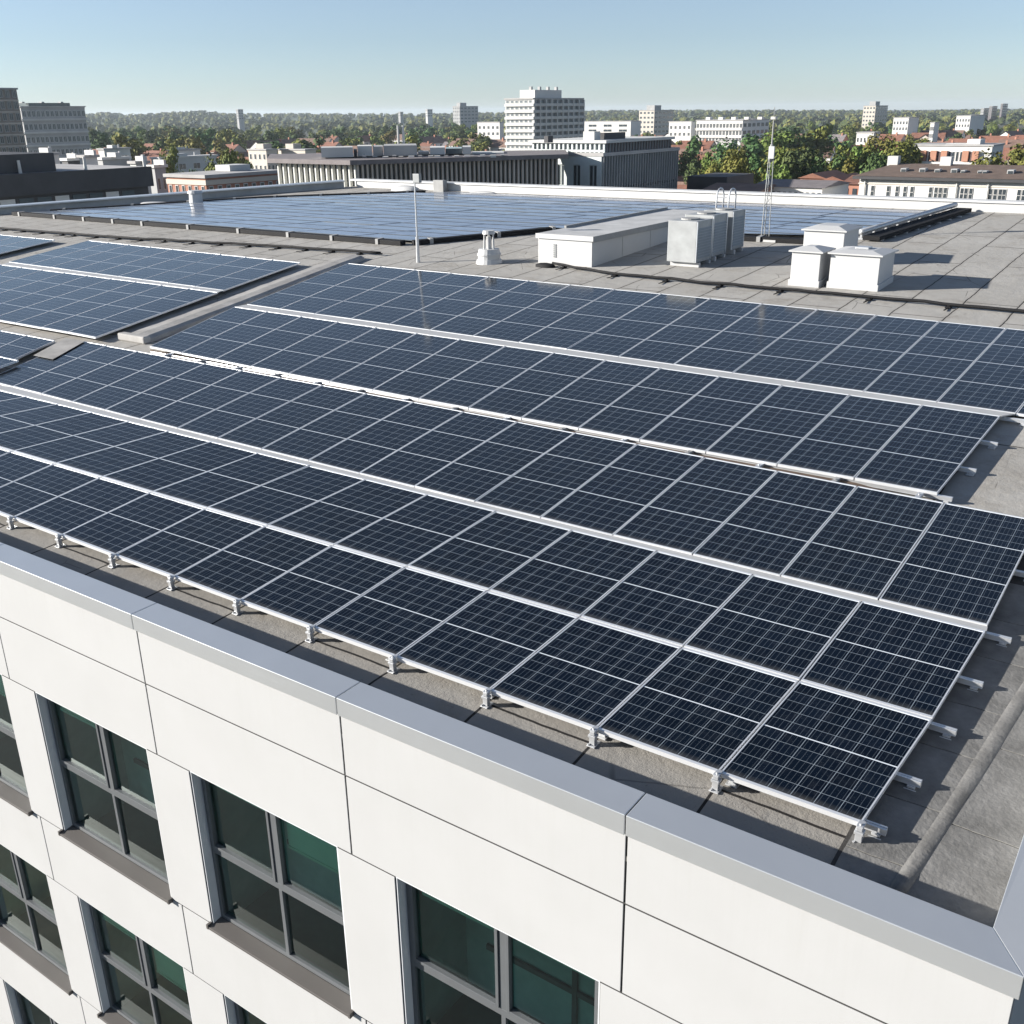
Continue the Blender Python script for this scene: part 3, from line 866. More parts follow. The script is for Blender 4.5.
# ------------------------------------------------------------------ things standing on the roof
# the grey raised duct between the two fields
dct = thing("roof_duct", (-18.9, 7.4, rz(7.4)), "long grey weathered duct lying between left and main solar fields", "duct")
path = [(-18.45, 7.35), (-19.25, 10.6), (-20.3, 14.4), (-21.0, 17.2)]
cs = [(-0.42, 0.0), (-0.42, 0.09), (-0.30, 0.135), (0.0, 0.15), (0.28, 0.13), (0.40, 0.08), (0.42, 0.0)]
d = MB(); rings = []
for k in range(31):
    f = k / 30 * (len(path) - 1); i = min(int(f), len(path) - 2); f -= i
    x = path[i][0] + (path[i + 1][0] - path[i][0]) * f; y = path[i][1] + (path[i + 1][1] - path[i][1]) * f
    wv = noise.noise(Vector((x * 2, y * 2, 0)))
    rings.append([(x + a * (1 + 0.05 * wv), y, rz(y) + b * (1 + 0.10 * wv) - 0.003) for a, b in cs])
for A, B in zip(rings[:-1], rings[1:]):
    for k in range(len(cs) - 1): d.face([A[k], A[k + 1], B[k + 1], B[k]])
d.face(rings[0]); d.face(rings[-1][::-1])
d.build("casing", M['felt3'], dct)
e = MB().box(-18.93, -17.99, 7.16, 7.36, rz(7.2) + 0.003, rz(7.2) + 0.165); e.build("end_box", M['felt3'], dct, bevel=0.03)
tag(MB().prism([(-18.9, 5.1), (-18.2, 5.1), (-18.95, 6.35), (-19.65, 6.35)], lambda x, y: 0.05 * y + 0.015, lambda x, y: 0.05 * y + 0.02).build("metal_sheet", M['felt3']), "plain grey metal sheet lying between short row and third row", "metal sheet")

# white plant-room hut
hut = thing("rooftop_hut", (-14.3, 18.8, rz(18.8)), "long low white roof hut with grey flat top and small grille", "hut")
hx0, hx1, hy0, hy1 = -15.25, -13.45, 18.8, 27.0
zb, zt = rz(18.8) - 0.02, rz(18.8) + 0.74
MB().prism([(hx0, hy0), (hx1, hy0), (hx1, hy1), (hx0, hy1)], lambda x, y: rz(y) - 0.03, lambda x, y: zt + 0.004 * (y - 18.8)).build("wall", M['white'], hut)
tz = lambda x, y: zt + 0.004 * (y - 18.8)
rt = MB()
rt.prism([(hx0 - 0.05, hy0 - 0.05), (hx1 + 0.06, hy0 - 0.05), (hx1 + 0.06, hy1 + 0.05), (hx0 - 0.05, hy1 + 0.05)], lambda x, y: tz(x, y) + 0.002, lambda x, y: tz(x, y) + 0.10)
rt.build("roof", M['upstand'], hut, bevel=0.01)
MB().prism([(hx0 - 0.055, hy0 - 0.056), (hx1 + 0.066, hy0 - 0.056), (hx1 + 0.066, hy0 - 0.051), (hx0 - 0.055, hy0 - 0.051)], lambda x, y: tz(x, y) - 0.03, lambda x, y: tz(x, y) + 0.105).build("fascia", M['white'], hut)
MB().prism([(hx1 + 0.061, hy0 - 0.05), (hx1 + 0.067, hy0 - 0.05), (hx1 + 0.067, hy1 + 0.05), (hx1 + 0.061, hy1 + 0.05)], lambda x, y: tz(x, y) - 0.06, lambda x, y: tz(x, y) + 0.105).build("fascia", M['trim'], hut)
MB().prism([(hx0 - 0.05, hy0 + 1.5), (hx0 + 0.02, hy0 + 1.5), (hx0 + 0.02, hy1), (hx0 - 0.05, hy1)], lambda x, y: tz(x, y) + 0.101, lambda x, y: tz(x, y) + 0.17).build("edge_rail", M['trim'], hut)
gr = MB()
for k in range(7): gr.box(-14.72, -14.63, hy0 - 0.02, hy0 - 0.001, zb + 0.22 + k * 0.055, zb + 0.255 + k * 0.055)
gr.build("grille", M['louvre'], hut)
sm = MB()
for k in range(1, 4): sm.prism([(hx1 + 0.001, hy0 + k * 1.75), (hx1 + 0.006, hy0 + k * 1.75), (hx1 + 0.006, hy0 + k * 1.75 + 0.02), (hx1 + 0.001, hy0 + k * 1.75 + 0.02)], lambda x, y: rz(y), lambda x, y: tz(x, y) - 0.07)
sm.build("panel_seam", M['trim'], hut)

# air conditioners beside the hut
def aircon(x0, x1, y0, y1, h, label):
    r_ = thing("air_conditioner", ((x0 + x1) / 2, (y0 + y1) / 2, rz(y0)), label, "air conditioner", "air conditioners beside the hut")
    zb_ = rz(y0) + 0.14
    MB().box(x0, x1, y0, y1, zb_, zb_ + h).build("casing", M['casing'], r_, bevel=0.012)
    lv = MB()
    n = int(h / 0.075) - 3
    for k in range(n):
        z = zb_ + 0.10 + k * 0.075
        lv.hexa([(x1 + 0.001, y0 + 0.07, z), (x1 + 0.03, y0 + 0.07, z), (x1 + 0.03, y1 - 0.07, z), (x1 + 0.001, y1 - 0.07, z)], [(x1 + 0.001, y0 + 0.07, z + 0.055), (x1 + 0.008, y0 + 0.07, z + 0.055), (x1 + 0.008, y1 - 0.07, z + 0.055), (x1 + 0.001, y1 - 0.07, z + 0.055)])
    lv.build("louvre", M['louvre'], r_)
    for a in (y0, y1 - 0.05): MB().box(x1 + 0.001, x1 + 0.02, a, a + 0.05, zb_ + 0.01, zb_ + h - 0.01).build("corner_post", M['rail'], r_)
    for a in (y0 + 0.12, y1 - 0.22):
        MB().box(x0 + 0.05, x1 + 0.06, a, a + 0.12, rz(a) + 0.003, zb_ - 0.002).build("foot", M['upstand'], r_, bevel=0.01)
    MB().ring(((x0 + x1) / 2, (y0 + y1) / 2, zb_ + h), ((x0 + x1) / 2, (y0 + y1) / 2, zb_ + h + 0.04), 0.26, 0.26, 20).build("fan_ring", M['trim'], r_)
aircon(-11.58, -10.72, 19.72, 20.72, 1.10, "grey louvred air conditioner nearest the camera beside the white hut")
aircon(-11.58, -10.72, 20.75, 21.72, 1.12, "middle grey louvred air conditioner of three beside the white hut")
aircon(-11.56, -10.66, 21.95, 22.85, 1.08, "farthest grey air conditioner, set apart behind the other two")
# hooped ladder rails on the hut's far end
ld = thing("access_ladder", (-12.55, 26.0, rz(26)), "hooped metal ladder rails rising behind the air conditioners", "ladder")
for x in (-13.15, -12.72):
    pts = [(x, 26.4, rz(26.4) + 0.003)]
    pts += [(x, 26.4, rz(26.4) + 1.0)]
    for k in range(1, 9):
        a = pi * k / 8
        pts.append((x, 26.4 + 0.28 - 0.28 * cos(a), rz(26.4) + 1.0 + 0.28 * sin(a)))
    pts.append((x, 26.96, rz(26.4) + 0.55))
    MB().tube(pts, 0.028, 8).build("rail", M['galv'], ld, smooth=True)
rg = MB()
for k in range(5): rg.ring((-13.15, 26.4, rz(26.4) + 0.2 + k * 0.2), (-12.72, 26.4, rz(26.4) + 0.2 + k * 0.2), 0.016, 0.016, 6)
rg.build("rung", M['galv'], ld)

# three white vent boxes with hipped lids
def vent(x0, x1, y0, y1, h, label, lid=0.09, cap=False):
    r_ = thing("roof_vent", ((x0 + x1) / 2, (y0 + y1) / 2, rz(y0)), label, "roof vent", "white vents behind the fifth panel row")
    z = rz((y0 + y1) / 2)
    MB().prism([(x0 - 0.03, y0 - 0.03), (x1 + 0.03, y0 - 0.03), (x1 + 0.03, y1 + 0.03), (x0 - 0.03, y1 + 0.03)], lambda x, y: rz(y) - 0.02, lambda x, y: rz(y) + 0.15).build("base", M['white'], r_, bevel=0.006)
    MB().box(x0, x1, y0, y1, z + 0.05, z + h).build("body", M['white'], r_, bevel=0.008)
    o = 0.07
    b = [(x0 - o, y0 - o), (x1 + o, y0 - o), (x1 + o, y1 + o), (x0 - o, y1 + o)]
    i_ = [(x0 + 0.26, y0 + 0.26), (x1 - 0.26, y0 + 0.26), (x1 - 0.26, y1 - 0.26), (x0 + 0.26, y1 - 0.26)]
    l_ = MB().hexa([(x, y, z + h + 0.001) for x, y in b], [(x, y, z + h + 0.035) for x, y in b])
    l_.hexa([(x, y, z + h + 0.0355) for x, y in b], [(x, y, z + h + 0.035 + lid) for x, y in i_])
    l_.build("lid", M['white'], r_)
    if cap:
        MB().box((x0 + x1) / 2 - 0.16, (x0 + x1) / 2 + 0.16, (y0 + y1) / 2 - 0.16, (y0 + y1) / 2 + 0.16, z + h + 0.036 + lid, z + h + 0.08 + lid).build("cap", M['galv'], r_, bevel=0.01)
    return r_
vent(-7.62, -6.90, 18.62, 19.45, 0.80, "narrow white roof vent on the left of two front vents")
vent(-6.68, -5.50, 18.72, 19.95, 0.78, "wide white roof vent on the right of the three vents", 0.06, True)
vent(-8.35, -7.25, 21.45, 22.7, 0.86, "white roof vent standing behind the two front vents")

# round white vent cowl
cw = thing("round_vent", (-16.65, 18.3, rz(18.3)), "white round vent drum with open cage on top", "vent")
z = rz(18.3)
MB().ring((-16.65, 18.3, z - 0.02), (-16.65, 18.3, z + 0.10), 0.40, 0.36, 20).build("base", M['white'], cw, smooth=False)
MB().ring((-16.65, 18.3, z + 0.10), (-16.65, 18.3, z + 0.22), 0.33, 0.33, 20).ring((-16.65, 18.3, z + 0.22), (-16.65, 18.3, z + 0.27), 0.355, 0.355, 20).ring((-16.65, 18.3, z + 0.27), (-16.65, 18.3, z + 0.40), 0.33, 0.30, 20).build("drum", M['white'], cw)
cg = MB()
for k in range(6):
    a = k * pi / 3; x, y = -16.65 + 0.16 * cos(a), 18.3 + 0.16 * sin(a)
    cg.ring((x, y, z + 0.40), (x * 0.9 + -16.65 * 0.1, y * 0.9 + 18.3 * 0.1, z + 0.82), 0.022, 0.018, 6)
cg.ring((-16.65, 18.3, z + 0.82), (-16.65, 18.3, z + 0.92), 0.19, 0.17, 14).ring((-16.65, 18.3, z + 0.40), (-16.65, 18.3, z + 0.75), 0.07, 0.07, 10)
cg.build("cage", M['white'], cw)

# slim pole with a little box
pl = thing("antenna_pole", (-18.7, 17.5, rz(17.5)), "slim grey pole with small box, standing behind the main panels", "pole")
z = rz(17.5)
MB().ring((-18.7, 17.5, z), (-18.7, 17.5, z + 0.75), 0.055, 0.045, 8).ring((-18.7, 17.5, z + 0.75), (-18.7, 17.5, z + 2.45), 0.026, 0.022, 8).build("shaft", M['galv'], pl)
MB().box(-18.72, -18.48, 17.44, 17.56, z + 2.28, z + 2.53).build("box", M['louvre'], pl, bevel=0.01)
# lattice mast
ms = thing("lattice_mast", (-10.74, 24.75, rz(24.75)), "tall pale lattice mast with thin aerial behind the white vents", "mast")
z = rz(24.75); bx, by = -10.74, 24.75
lg = [(0.14, 0.0), (-0.07, 0.12), (-0.07, -0.12)]
H = 2.55
for a, b in lg: MB().ring((bx + a, by + b, z), (bx + a * .55, by + b * .55, z + H), 0.015, 0.013, 6).build("leg", M['louvre'], ms)
br = MB()
for s in range(10):
    z0_, z1_ = z + s * H / 10, z + (s + 1) * H / 10
    f0_, f1_ = 1 - .45 * s / 10, 1 - .45 * (s + 1) / 10
    for k in range(3):
        a, b = lg[k]; c_, d_ = lg[(k + 1) % 3]
        if s % 2: a, b, c_, d_ = c_, d_, a, b
        br.ring((bx + a * f0_, by + b * f0_, z0_), (bx + c_ * f1_, by + d_ * f1_, z1_), 0.006, 0.006, 5)
br.build("bracing", M['louvre'], ms)
MB().ring((bx, by, z + H - 0.25), (bx, by, z + H + 0.25), 0.05, 0.05, 8).ring((bx, by, z + H + 0.25), (bx, by, z + 3.45), 0.026, 0.02, 8).ring((bx, by, z + 3.45), (bx, by, z + 3.85), 0.012, 0.008, 6).build("aerial", M['trim'], ms)
MB().box(bx - 0.05, bx + 0.12, by - 0.10, by - 0.03, z + 2.4, z + 2.75).build("box", M['white'], ms)
MB().box(bx - 0.5, bx + 0.5, by - 0.4, by + 0.4, rz(by) - 0.01, rz(by) + 0.06).build("base", M['upstand'], ms)
# odds and ends by the left parapet
sk = thing("small_cowl", (-38.2, 25.2, rz(25.2)), "small white cylindrical cowl near the slanted left parapet", "vent")
MB().ring((-38.2, 25.2, rz(25.2)), (-38.2, 25.2, rz(25.2) + 0.5), 0.32, 0.28, 16).build("drum", M['white'], sk)
MB().ring((-38.2, 25.2, rz(25.2) + 0.5), (-38.2, 25.2, rz(25.2) + 0.62), 0.36, 0.30, 16).build("cap", M['white'], sk)
def lump(x, y, sx, sy, h, mat, name, label, cat, seed):
    m_ = MB(); n = 12; rg_ = []
    for j in range(4):
        f = [1.0, 0.95, 0.7, 0.25][j]; zz = [0, 0.5, 0.85, 1][j] * h
        rg_.append([(x + cos(2 * pi * k / n) * sx * f * (1 + .25 * noise.noise(Vector((k * .9, j, seed)))), y + sin(2 * pi * k / n) * sy * f * (1 + .25 * noise.noise(Vector((k * .9, j, seed + 5)))), rz(y) + zz - 0.004) for k in range(n)])
    for A, B in zip(rg_[:-1], rg_[1:]):
        for k in range(n): m_.face([A[k], A[(k + 1) % n], B[(k + 1) % n], B[k]])
    m_.face(rg_[-1])
    return tag(m_.build(name, mat, None, (x, y, rz(y)), smooth=True), label, cat)
lump(-40.3, 24.6, 1.1, 0.5, 0.12, M['white'], "folded_sheet", "crumpled white sheet heap left of the small cowl", "sheet", 1)
lump(-37.2, 26.1, 0.6, 0.3, 0.10, M['white'], "folded_sheet", "crumpled white sheet heap right of the small cowl", "sheet", 2)
lump(-26.9, 32.0, 0.8, 0.25, 0.16, M['upstand'], "cable_coil", "grey coil of cable lying at the foot of the far parapet", "cable", 3)
lump(-31.6, 32.2, 0.8, 0.4, 0.25, M['upstand'], "folded_sheet", "grey rolled membrane at the corner of the far parapet", "sheet", 4)
lump(-14.7, 18.35, 0.32, 0.16, 0.12, M['dark'], "cable_coil", "small black coil of cable at the hut's front corner", "cable", 5)
tag(MB().box(-30.0, -29.4, 32.3, 32.6, 1.3, 1.99).build("junction_box", M['trim'], bevel=0.02), "dark junction box on the far parapet behind the slim pole", "junction box")

# separate felt sheets at the front right corner, lapped with dark joints
def felt(pts, lift, label, mat='felt2'):
    m_ = MB(); P_ = []
    n = len(pts)
    for k in range(n):
        (xa, ya), (xb, yb) = pts[k], pts[(k + 1) % n]
        for j in range(5):
            f = j / 5; x, y = xa + (xb - xa) * f, ya + (yb - ya) * f
            P_.append((x + 0.018 * noise.noise(Vector((x * 5, y * 5, 1))), y + 0.018 * noise.noise(Vector((x * 5, y * 5, 7)))))
    m_.prism(P_, lambda x, y: rz(y) + lift - 0.004, lambda x, y: rz(y) + lift + 0.004)
    return tag(m_.build("felt_sheet", M[mat], None, (pts[0][0], pts[0][1], rz(pts[0][1]))), label, "roofing felt", "felt sheets at the front right corner")
felt([(-0.12, -0.76), (0.985, -0.76), (0.985, 5.6), (-0.12, 5.6)], 0.005, "dark underlay of roofing felt at the front right corner", 'felt')
yy0 = -0.75
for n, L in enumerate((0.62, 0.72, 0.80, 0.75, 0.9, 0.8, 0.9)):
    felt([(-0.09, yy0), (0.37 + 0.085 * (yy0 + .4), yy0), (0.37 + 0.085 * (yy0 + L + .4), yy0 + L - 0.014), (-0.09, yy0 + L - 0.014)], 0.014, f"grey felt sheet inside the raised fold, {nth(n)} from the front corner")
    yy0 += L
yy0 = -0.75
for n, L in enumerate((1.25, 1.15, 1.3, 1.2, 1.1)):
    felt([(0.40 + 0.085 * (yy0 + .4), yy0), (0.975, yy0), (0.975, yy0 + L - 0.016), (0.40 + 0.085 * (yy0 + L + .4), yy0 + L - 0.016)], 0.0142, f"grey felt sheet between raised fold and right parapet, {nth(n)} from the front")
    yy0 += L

# a lapped strip of felt over the long joint, lifting at its front end
wm = MB(); rg_ = []
wp = [(0.33, -0.50), (0.355, -0.34), (0.375, -0.15), (0.40, 0.1), (0.43, 0.4), (0.46, 0.7), (0.50, 1.1), (0.535, 1.5), (0.565, 1.9), (0.60, 2.3), (0.66, 3.0), (0.74, 4.0), (0.82, 5.0)]
for j, (x, y) in enumerate(wp):
    nz = noise.noise(Vector((x * 7, y * 4, 3))); lift = max(0.0, 0.055 - 0.028 * j)
    hw = 0.062 + 0.02 * nz
    cs_ = [(-hw, 0.016), (-hw * .7, 0.026 + lift * .3), (0, 0.030 + 0.008 * nz + lift), (hw * .75, 0.025 + lift * .6), (hw, 0.016)]
    rg_.append([(x + a_, y, rz(y) + b_) for a_, b_ in cs_])
for A, B in zip(rg_[:-1], rg_[1:]):
    for k in range(4): wm.face([A[k], A[k + 1], B[k + 1], B[k]])
wm.face(rg_[0][::-1])
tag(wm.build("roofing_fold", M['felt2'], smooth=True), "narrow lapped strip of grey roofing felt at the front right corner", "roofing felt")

# ================================================================== the town beyond
B = dict(
    glass=plain("town_window_glass", (0.045, 0.055, 0.062), 0.12, 0.0, 0.1),
    glassgrey=plain("town_grey_glass", (0.15, 0.17, 0.18), 0.2, 0.0, 0.25, 0.3),
    glassblue=plain("town_curtain_glass", (0.075, 0.095, 0.105), 0.1, 0.0, 0.2, 0.3),
    white=plain("town_white_render", (0.60, 0.585, 0.555), 0.85, 0, 0.06, 0.3),
    cream=plain("town_cream_render", (0.52, 0.47, 0.40), 0.85, 0, 0.06, 0.3),
    grey=plain("town_grey_concrete", (0.34, 0.34, 0.335), 0.85, 0, 0.14, 0.3),
    pale=plain("town_pale_concrete", (0.50, 0.50, 0.48), 0.85, 0, 0.1, 0.3),
    timber=plain("weathered_board", (0.085, 0.055, 0.036), 0.85, 0, 0.3, 5.0),
    felt3=plain("pale_roofing_felt", (0.31, 0.30, 0.285), 0.9, 0, 0.25, 1.6, 0.2, 0.4),
    felt2=plain("worn_shade_dark_felt", (0.165, 0.162, 0.155), 0.92, 0, 0.42, 1.9, 0.2, 0.8),
    felt=plain("dark_roofing_felt", (0.05, 0.048, 0.046), 0.9, 0, 0.3, 6.0, 0.2, 0.3),
    dark=plain("town_dark_cladding", (0.045, 0.045, 0.048), 0.7, 0, 0.2, 0.5),
    brown=plain("town_brown_concrete", (0.21, 0.18, 0.155), 0.85, 0, 0.25, 0.3),
    brick=plain("town_red_brick", (0.36, 0.17, 0.115), 0.9, 0, 0.15, 1.0),
    rooftile=plain("terracotta_tiles", (0.19, 0.085, 0.056), 0.85, 0, 0.25, 0.8),
    rooftile2=plain("faded_clay_tiles", (0.175, 0.11, 0.085), 0.85, 0, 0.25, 0.8),
    roofbrown=plain("brown_roof_tiles", (0.125, 0.088, 0.068), 0.85, 0, 0.25, 1.2),
    roofgrey=plain("grey_flat_roof", (0.36, 0.35, 0.34), 0.9, 0, 0.15, 0.3),
    slate=plain("dull_slate_roof", (0.17, 0.15, 0.15), 0.85, 0, 0.2, 0.8),
    salmon=plain("balcony_salmon", (0.40, 0.20, 0.13), 0.8, 0, 0.1, 1.0),
    fin=plain("pale_facade_fin", (0.60, 0.60, 0.56), 0.7, 0, 0.05),
    finlight=plain("pale_facade_grid", (0.60, 0.64, 0.62), 0.6, 0, 0.05),  # pale grid and mullions of the glass office front
    bark=plain("bark", (0.07, 0.055, 0.04), 0.95),
    wallshade=plain("town_stone_mix", (0.45, 0.40, 0.35), 0.85, 0, 0.3, 0.2),
)
def hitY(px, Y):
    d = ray(px, 150); s = (Y - CAM.y) / d.y
    return CAM.x + d.x * s
def hitX(px, X):
    d = ray(px, 150); s = (X - CAM.x) / d.x
    return CAM.y + d.y * s
class Blk:
    """a block whose front corner is seen at pc; the face towards -Y runs to pl, the face towards +X runs to pr"""
    def __init__(self, name, label, cat, pl, pc, pr, D, ytop, mat, group=None, depth=12, width=12, ybot=None, roofmat='roofgrey', base=GZ):
        K = at(pc, D); self.K = K; self.D = D
        self.y0 = K.y; self.x1 = K.x
        self.x0 = hitY(pl, K.y) if pl is not None else K.x - width
        self.y1 = hitX(pr, K.x) if pr is not None else K.y + depth
        self.zt = zpx(pc, ytop, D); self.base = base
        self.root = thing(name, ((self.x0 + self.x1) / 2, (self.y0 + self.y1) / 2, base), label, cat, group)
        MB().box(self.x0, self.x1, self.y0, self.y1, base, self.zt).build("wall", B[mat], self.root)
        o = 0.25
        MB().box(self.x0 - o, self.x1 + o, self.y0 - o, self.y1 + o, self.zt + 0.01, self.zt + 0.35).build("roof", B[roofmat], self.root)
    def z(self, py): return zpx(px_of((self.x1, self.y0, 0)), py, self.D)
    def windows(self, face, n, zs, h, frac=0.6, mat='glass', a=0.0, b=1.0, trim='white', cap=100):
        """rows of separate windows; zs lists the sill heights"""
        L = (self.x1 - self.x0) if face == 'y' else (self.y1 - self.y0)
        step = L * (b - a) / n; w = step * frac
        m = MB(); t_ = min(0.12, w * 0.12)
        if face == 'y':
            m.box(-w / 2, w / 2, -0.05, 0.06, 0, h, 1); m.box(-w / 2 + t_, w / 2 - t_, -0.06, 0.05, t_, h - t_, 0)
            if w > 0.9: m.box(-0.04, 0.04, -0.075, 0.05, t_, h - t_, 1)
        else:
            m.box(-0.06, 0.05, -w / 2, w / 2, 0, h, 1); m.box(-0.05, 0.06, -w / 2 + t_, w / 2 - t_, t_, h - t_, 0)
            if w > 0.9: m.box(-0.05, 0.075, -0.04, 0.04, t_, h - t_, 1)
        first = None; cnt = 0
        for z in zs:
            for k in range(n):
                if cnt >= cap: return
                q = a * L + (k + 0.5) * step
                loc = Vector((self.x0 + q, self.y0, z)) if face == 'y' else Vector((self.x1, self.y0 + q, z))
                if first is None:
                    first = m.build("window", [B[mat], B[trim]], None, (0, 0, 0)); first.parent = self.root
                    first.location = loc - self.root.location
                else: inst(first, self.root, loc - self.root.location)
                cnt += 1
    def part(self, nm, x0, x1, y0, y1, z0, z1, mat):
        return MB().box(x0, x1, y0, y1, z0, z1).build(nm, B[mat], self.root)
    def bands(self, nm, zs, th, out, mat, faces='yx'):
        for z in zs:
            m = MB()
            x1 = self.x1 + (out if 'x' in faces else -0.1); y0 = self.y0 - (out if 'y' in faces else -0.1)
            m.box(self.x0, x1, y0, self.y1, z, z + th)
            m.build(nm, B[mat], self.root)
    def fins(self, face, n, z0, z1, w, out, mat, nm="fins"):
        m = MB(); L = (self.x1 - self.x0) if face == 'y' else (self.y1 - self.y0)
        for k in range(n + 1):
            q = L * k / n
            if face == 'y': m.box(self.x0 + q - w / 2, self.x0 + q + w / 2, self.y0 - out, self.y0 + 0.05, z0, z1)
            else: m.box(self.x1 - 0.05, self.x1 + out, self.y0 + q - w / 2, self.y0 + q + w / 2, z0, z1)
        return kind_part(m.build(nm, B[mat], self.root), n)
def kind_part(o, n): return o
def frange(a, b, n): return [a + (b - a) * k / n for k in range(n)]

# brown tower at the left edge, tapering slightly
t_ = Blk("residential_tower", "tall brown concrete tower at the left edge of the town", "tower", None, 27, None, 0, 0, 'brown') if False else None
def simple_tower(label, pl, pc, pr, D, ytop, mat, nfl, trim, glassrows=True, **k):
    b = Blk("tower_block", label, "tower block", pl, pc, pr, D, ytop, mat, **k)
    return b
A = Blk("tower_block", "tall brown concrete tower at the far left edge of the town", "tower block", -60, -34, 27, 250, 89, 'brown')
fl = (A.zt - GZ) / 13
A.windows('x', 9, [A.zt - fl * (k + 1) + 0.7 for k in range(9)], 1.5, 0.62, 'glass', trim='grey')
A.bands("floor_band", [A.zt - fl * (k + 1) for k in range(10)], 0.3, 0.12, 'wallshade')
A.part("plant_room", A.x0 + 2, A.x1 - 2, A.y0 + 4, A.y1 - 6, A.zt + 0.3, A.zt + 1.6, 'grey')
MB().ring((A.x1 - 2, A.y1 - 9, A.zt), (A.x1 - 2, A.y1 - 9, A.zt + 7), 0.12, 0.06, 6).build("aerial", B['grey'], A.root)
S = Blk("office_slab", "wide blue-grey office slab with banded floors beside the brown tower", "office block", 5, 28, 91, 330, 107.5, 'grey')
fl = 3.4
S.windows('x', 14, [S.zt - fl * (k + 1) + 0.9 for k in range(7)], 1.7, 0.78, 'glassblue', trim='pale')
S.bands("floor_band", [S.zt - fl * (k + 1) for k in range(8)], 0.5, 0.5, 'pale')
S.part("penthouse", S.x0 + 3, S.x1 - 0.8, S.y0 + 3, S.y1 - 4, S.zt + 0.35, S.zt + 1.2, 'glassblue')
for k in range(0, 6, 2): S.part("roof_box", S.x1 - 3, S.x1 - 1.5, S.y0 + (S.y1 - S.y0) * (0.08 + k * .15), S.y0 + (S.y1 - S.y0) * (0.12 + k * .15), S.zt + 1.2, S.zt + 1.5, 'grey')

# dark low building in front of the left parapet
C = Blk("pavilion", "low black flat-roofed building behind the left parapet", "pavilion", None, -40, 143, 78, 182.8, 'dark', width=40)
C.part("upper_storey", C.x1 - 20, C.x1 - 0.6, C.y0, hitX(53, C.x1 - 0.6), C.zt + 0.36, zpx(20, 153.5, C.D + 4), 'dark')
for k in range(8):
    y = C.y0 + 2 + k * (C.y1 - C.y0 - 3) / 8; w = (C.y1 - C.y0) / 13
    MB().box(C.x1 - 0.04, C.x1 + 0.05, y, y + w, C.zt - 3.2, C.zt - 1.25).build("window", B['glassblue' if k % 3 else 'pale'], C.root)
C.part("fascia", C.x1 + 0.06, C.x1 + 0.35, C.y0, C.y1 + 0.3, C.zt - 1.05, C.zt + 0.36, 'dark')
for k in range(3): MB().ring((C.x1 - 0.3, C.y0 + 4 + k * 5, C.zt + 0.35), (C.x1 - 0.3, C.y0 + 4 + k * 5, C.zt + 1.2), 0.12, 0.1, 6).build("flue", B['pale'], C.root)
# clutter of pale roofs behind it
for n, (pl, pc, pr, D, yt, mt, lab) in enumerate([
    (30, 36, 58, 150, 156, 'white', "white low rooftop box just behind the black pavilion"),
    (60, 66, 78, 160, 161, 'dark', "small dark rooftop block between two white ones"),
    (78, 84, 96, 150, 158, 'white', "bright white workshop with round-headed door behind the pavilion"),
    (96, 101, 128, 165, 160, 'grey', "grey flat-roofed workshop right of the white one"),
    (128, 134, 146, 150, 164, 'pale', "pale narrow block at the pavilion's right end"),
    (146, 152, 163, 140, 168, 'grey', "grey stepped block beside the red brick building"),
    (98, 104, 130, 260, 150, 'pale', "pale low block with a flat roof below the tree belt"),
    (150, 158, 216, 260, 159, 'pale', "long pale terrace left of the big round tree"),
    (168, 176, 200, 330, 151, 'white', "white house row under the tree belt on the left")]):
    b = Blk("workshop", lab, "building", pl, pc, pr, D, yt, mt, roofmat='white' if n % 2 else 'roofgrey')
    L = b.y1 - b.y0
    b.windows('x', max(2, int(L / 3.5)), [b.zt - 2.6], 1.4, 0.5, 'glass')
    b.part("roof_box", b.x0 + 0.5, b.x0 + 2.5, b.y0 + L * 0.3, b.y0 + L * 0.5, b.zt + 0.35, b.zt + 0.95, 'pale')
    MB().ring((b.x0 + 1, b.y0 + L * .7, b.zt + .3), (b.x0 + 1, b.y0 + L * .7, b.zt + 1.1), 0.2, 0.16, 8).build("flue", B['pale'], b.root)
# red brick building with cream storey
R = Blk("brick_building", "low red brick building with cream bands behind the left parapet", "building", 163, 202, 279, 118, 178.5, 'brick')
R.windows('y', 6, [R.zt - 2.3, R.zt - 5.2], 1.5, 0.45)
R.windows('x', 9, [R.zt - 2.5], 1.7, 0.5)
R.bands("cream_band", [R.zt - 0.7, R.zt - 3.3], 0.5, 0.12, 'cream')
R.part("skylight", R.x0 + 1, R.x1 - 3, R.y0 + 6, R.y0 + 9, R.zt + 0.36, R.zt + 1.0, 'pale')
# two cream apartment houses
for pl, pc, pr, lab in ((248, 266, 277, "cream four-storey apartment house, left of a pair below the tree belt"), (278, 305, 316, "wide cream apartment house, right of a pair below the tree belt")):
    b = Blk("apartment_house", lab, "apartment house", pl, pc, pr, 300, 150.5, 'cream')
    b.windows('y', 4 if pl < 260 else 6, [b.zt - 2.4 - 2.9 * k for k in range(4)], 1.5, 0.5)
    b.windows('x', 3, [b.zt - 2.4 - 2.9 * k for k in range(4)], 1.5, 0.5)
    b.part("roof_box", b.x0 + 1, b.x0 + 4, b.y0 + 2, b.y0 + 5, b.zt + 0.35, b.zt + 1.6, 'wallshade')
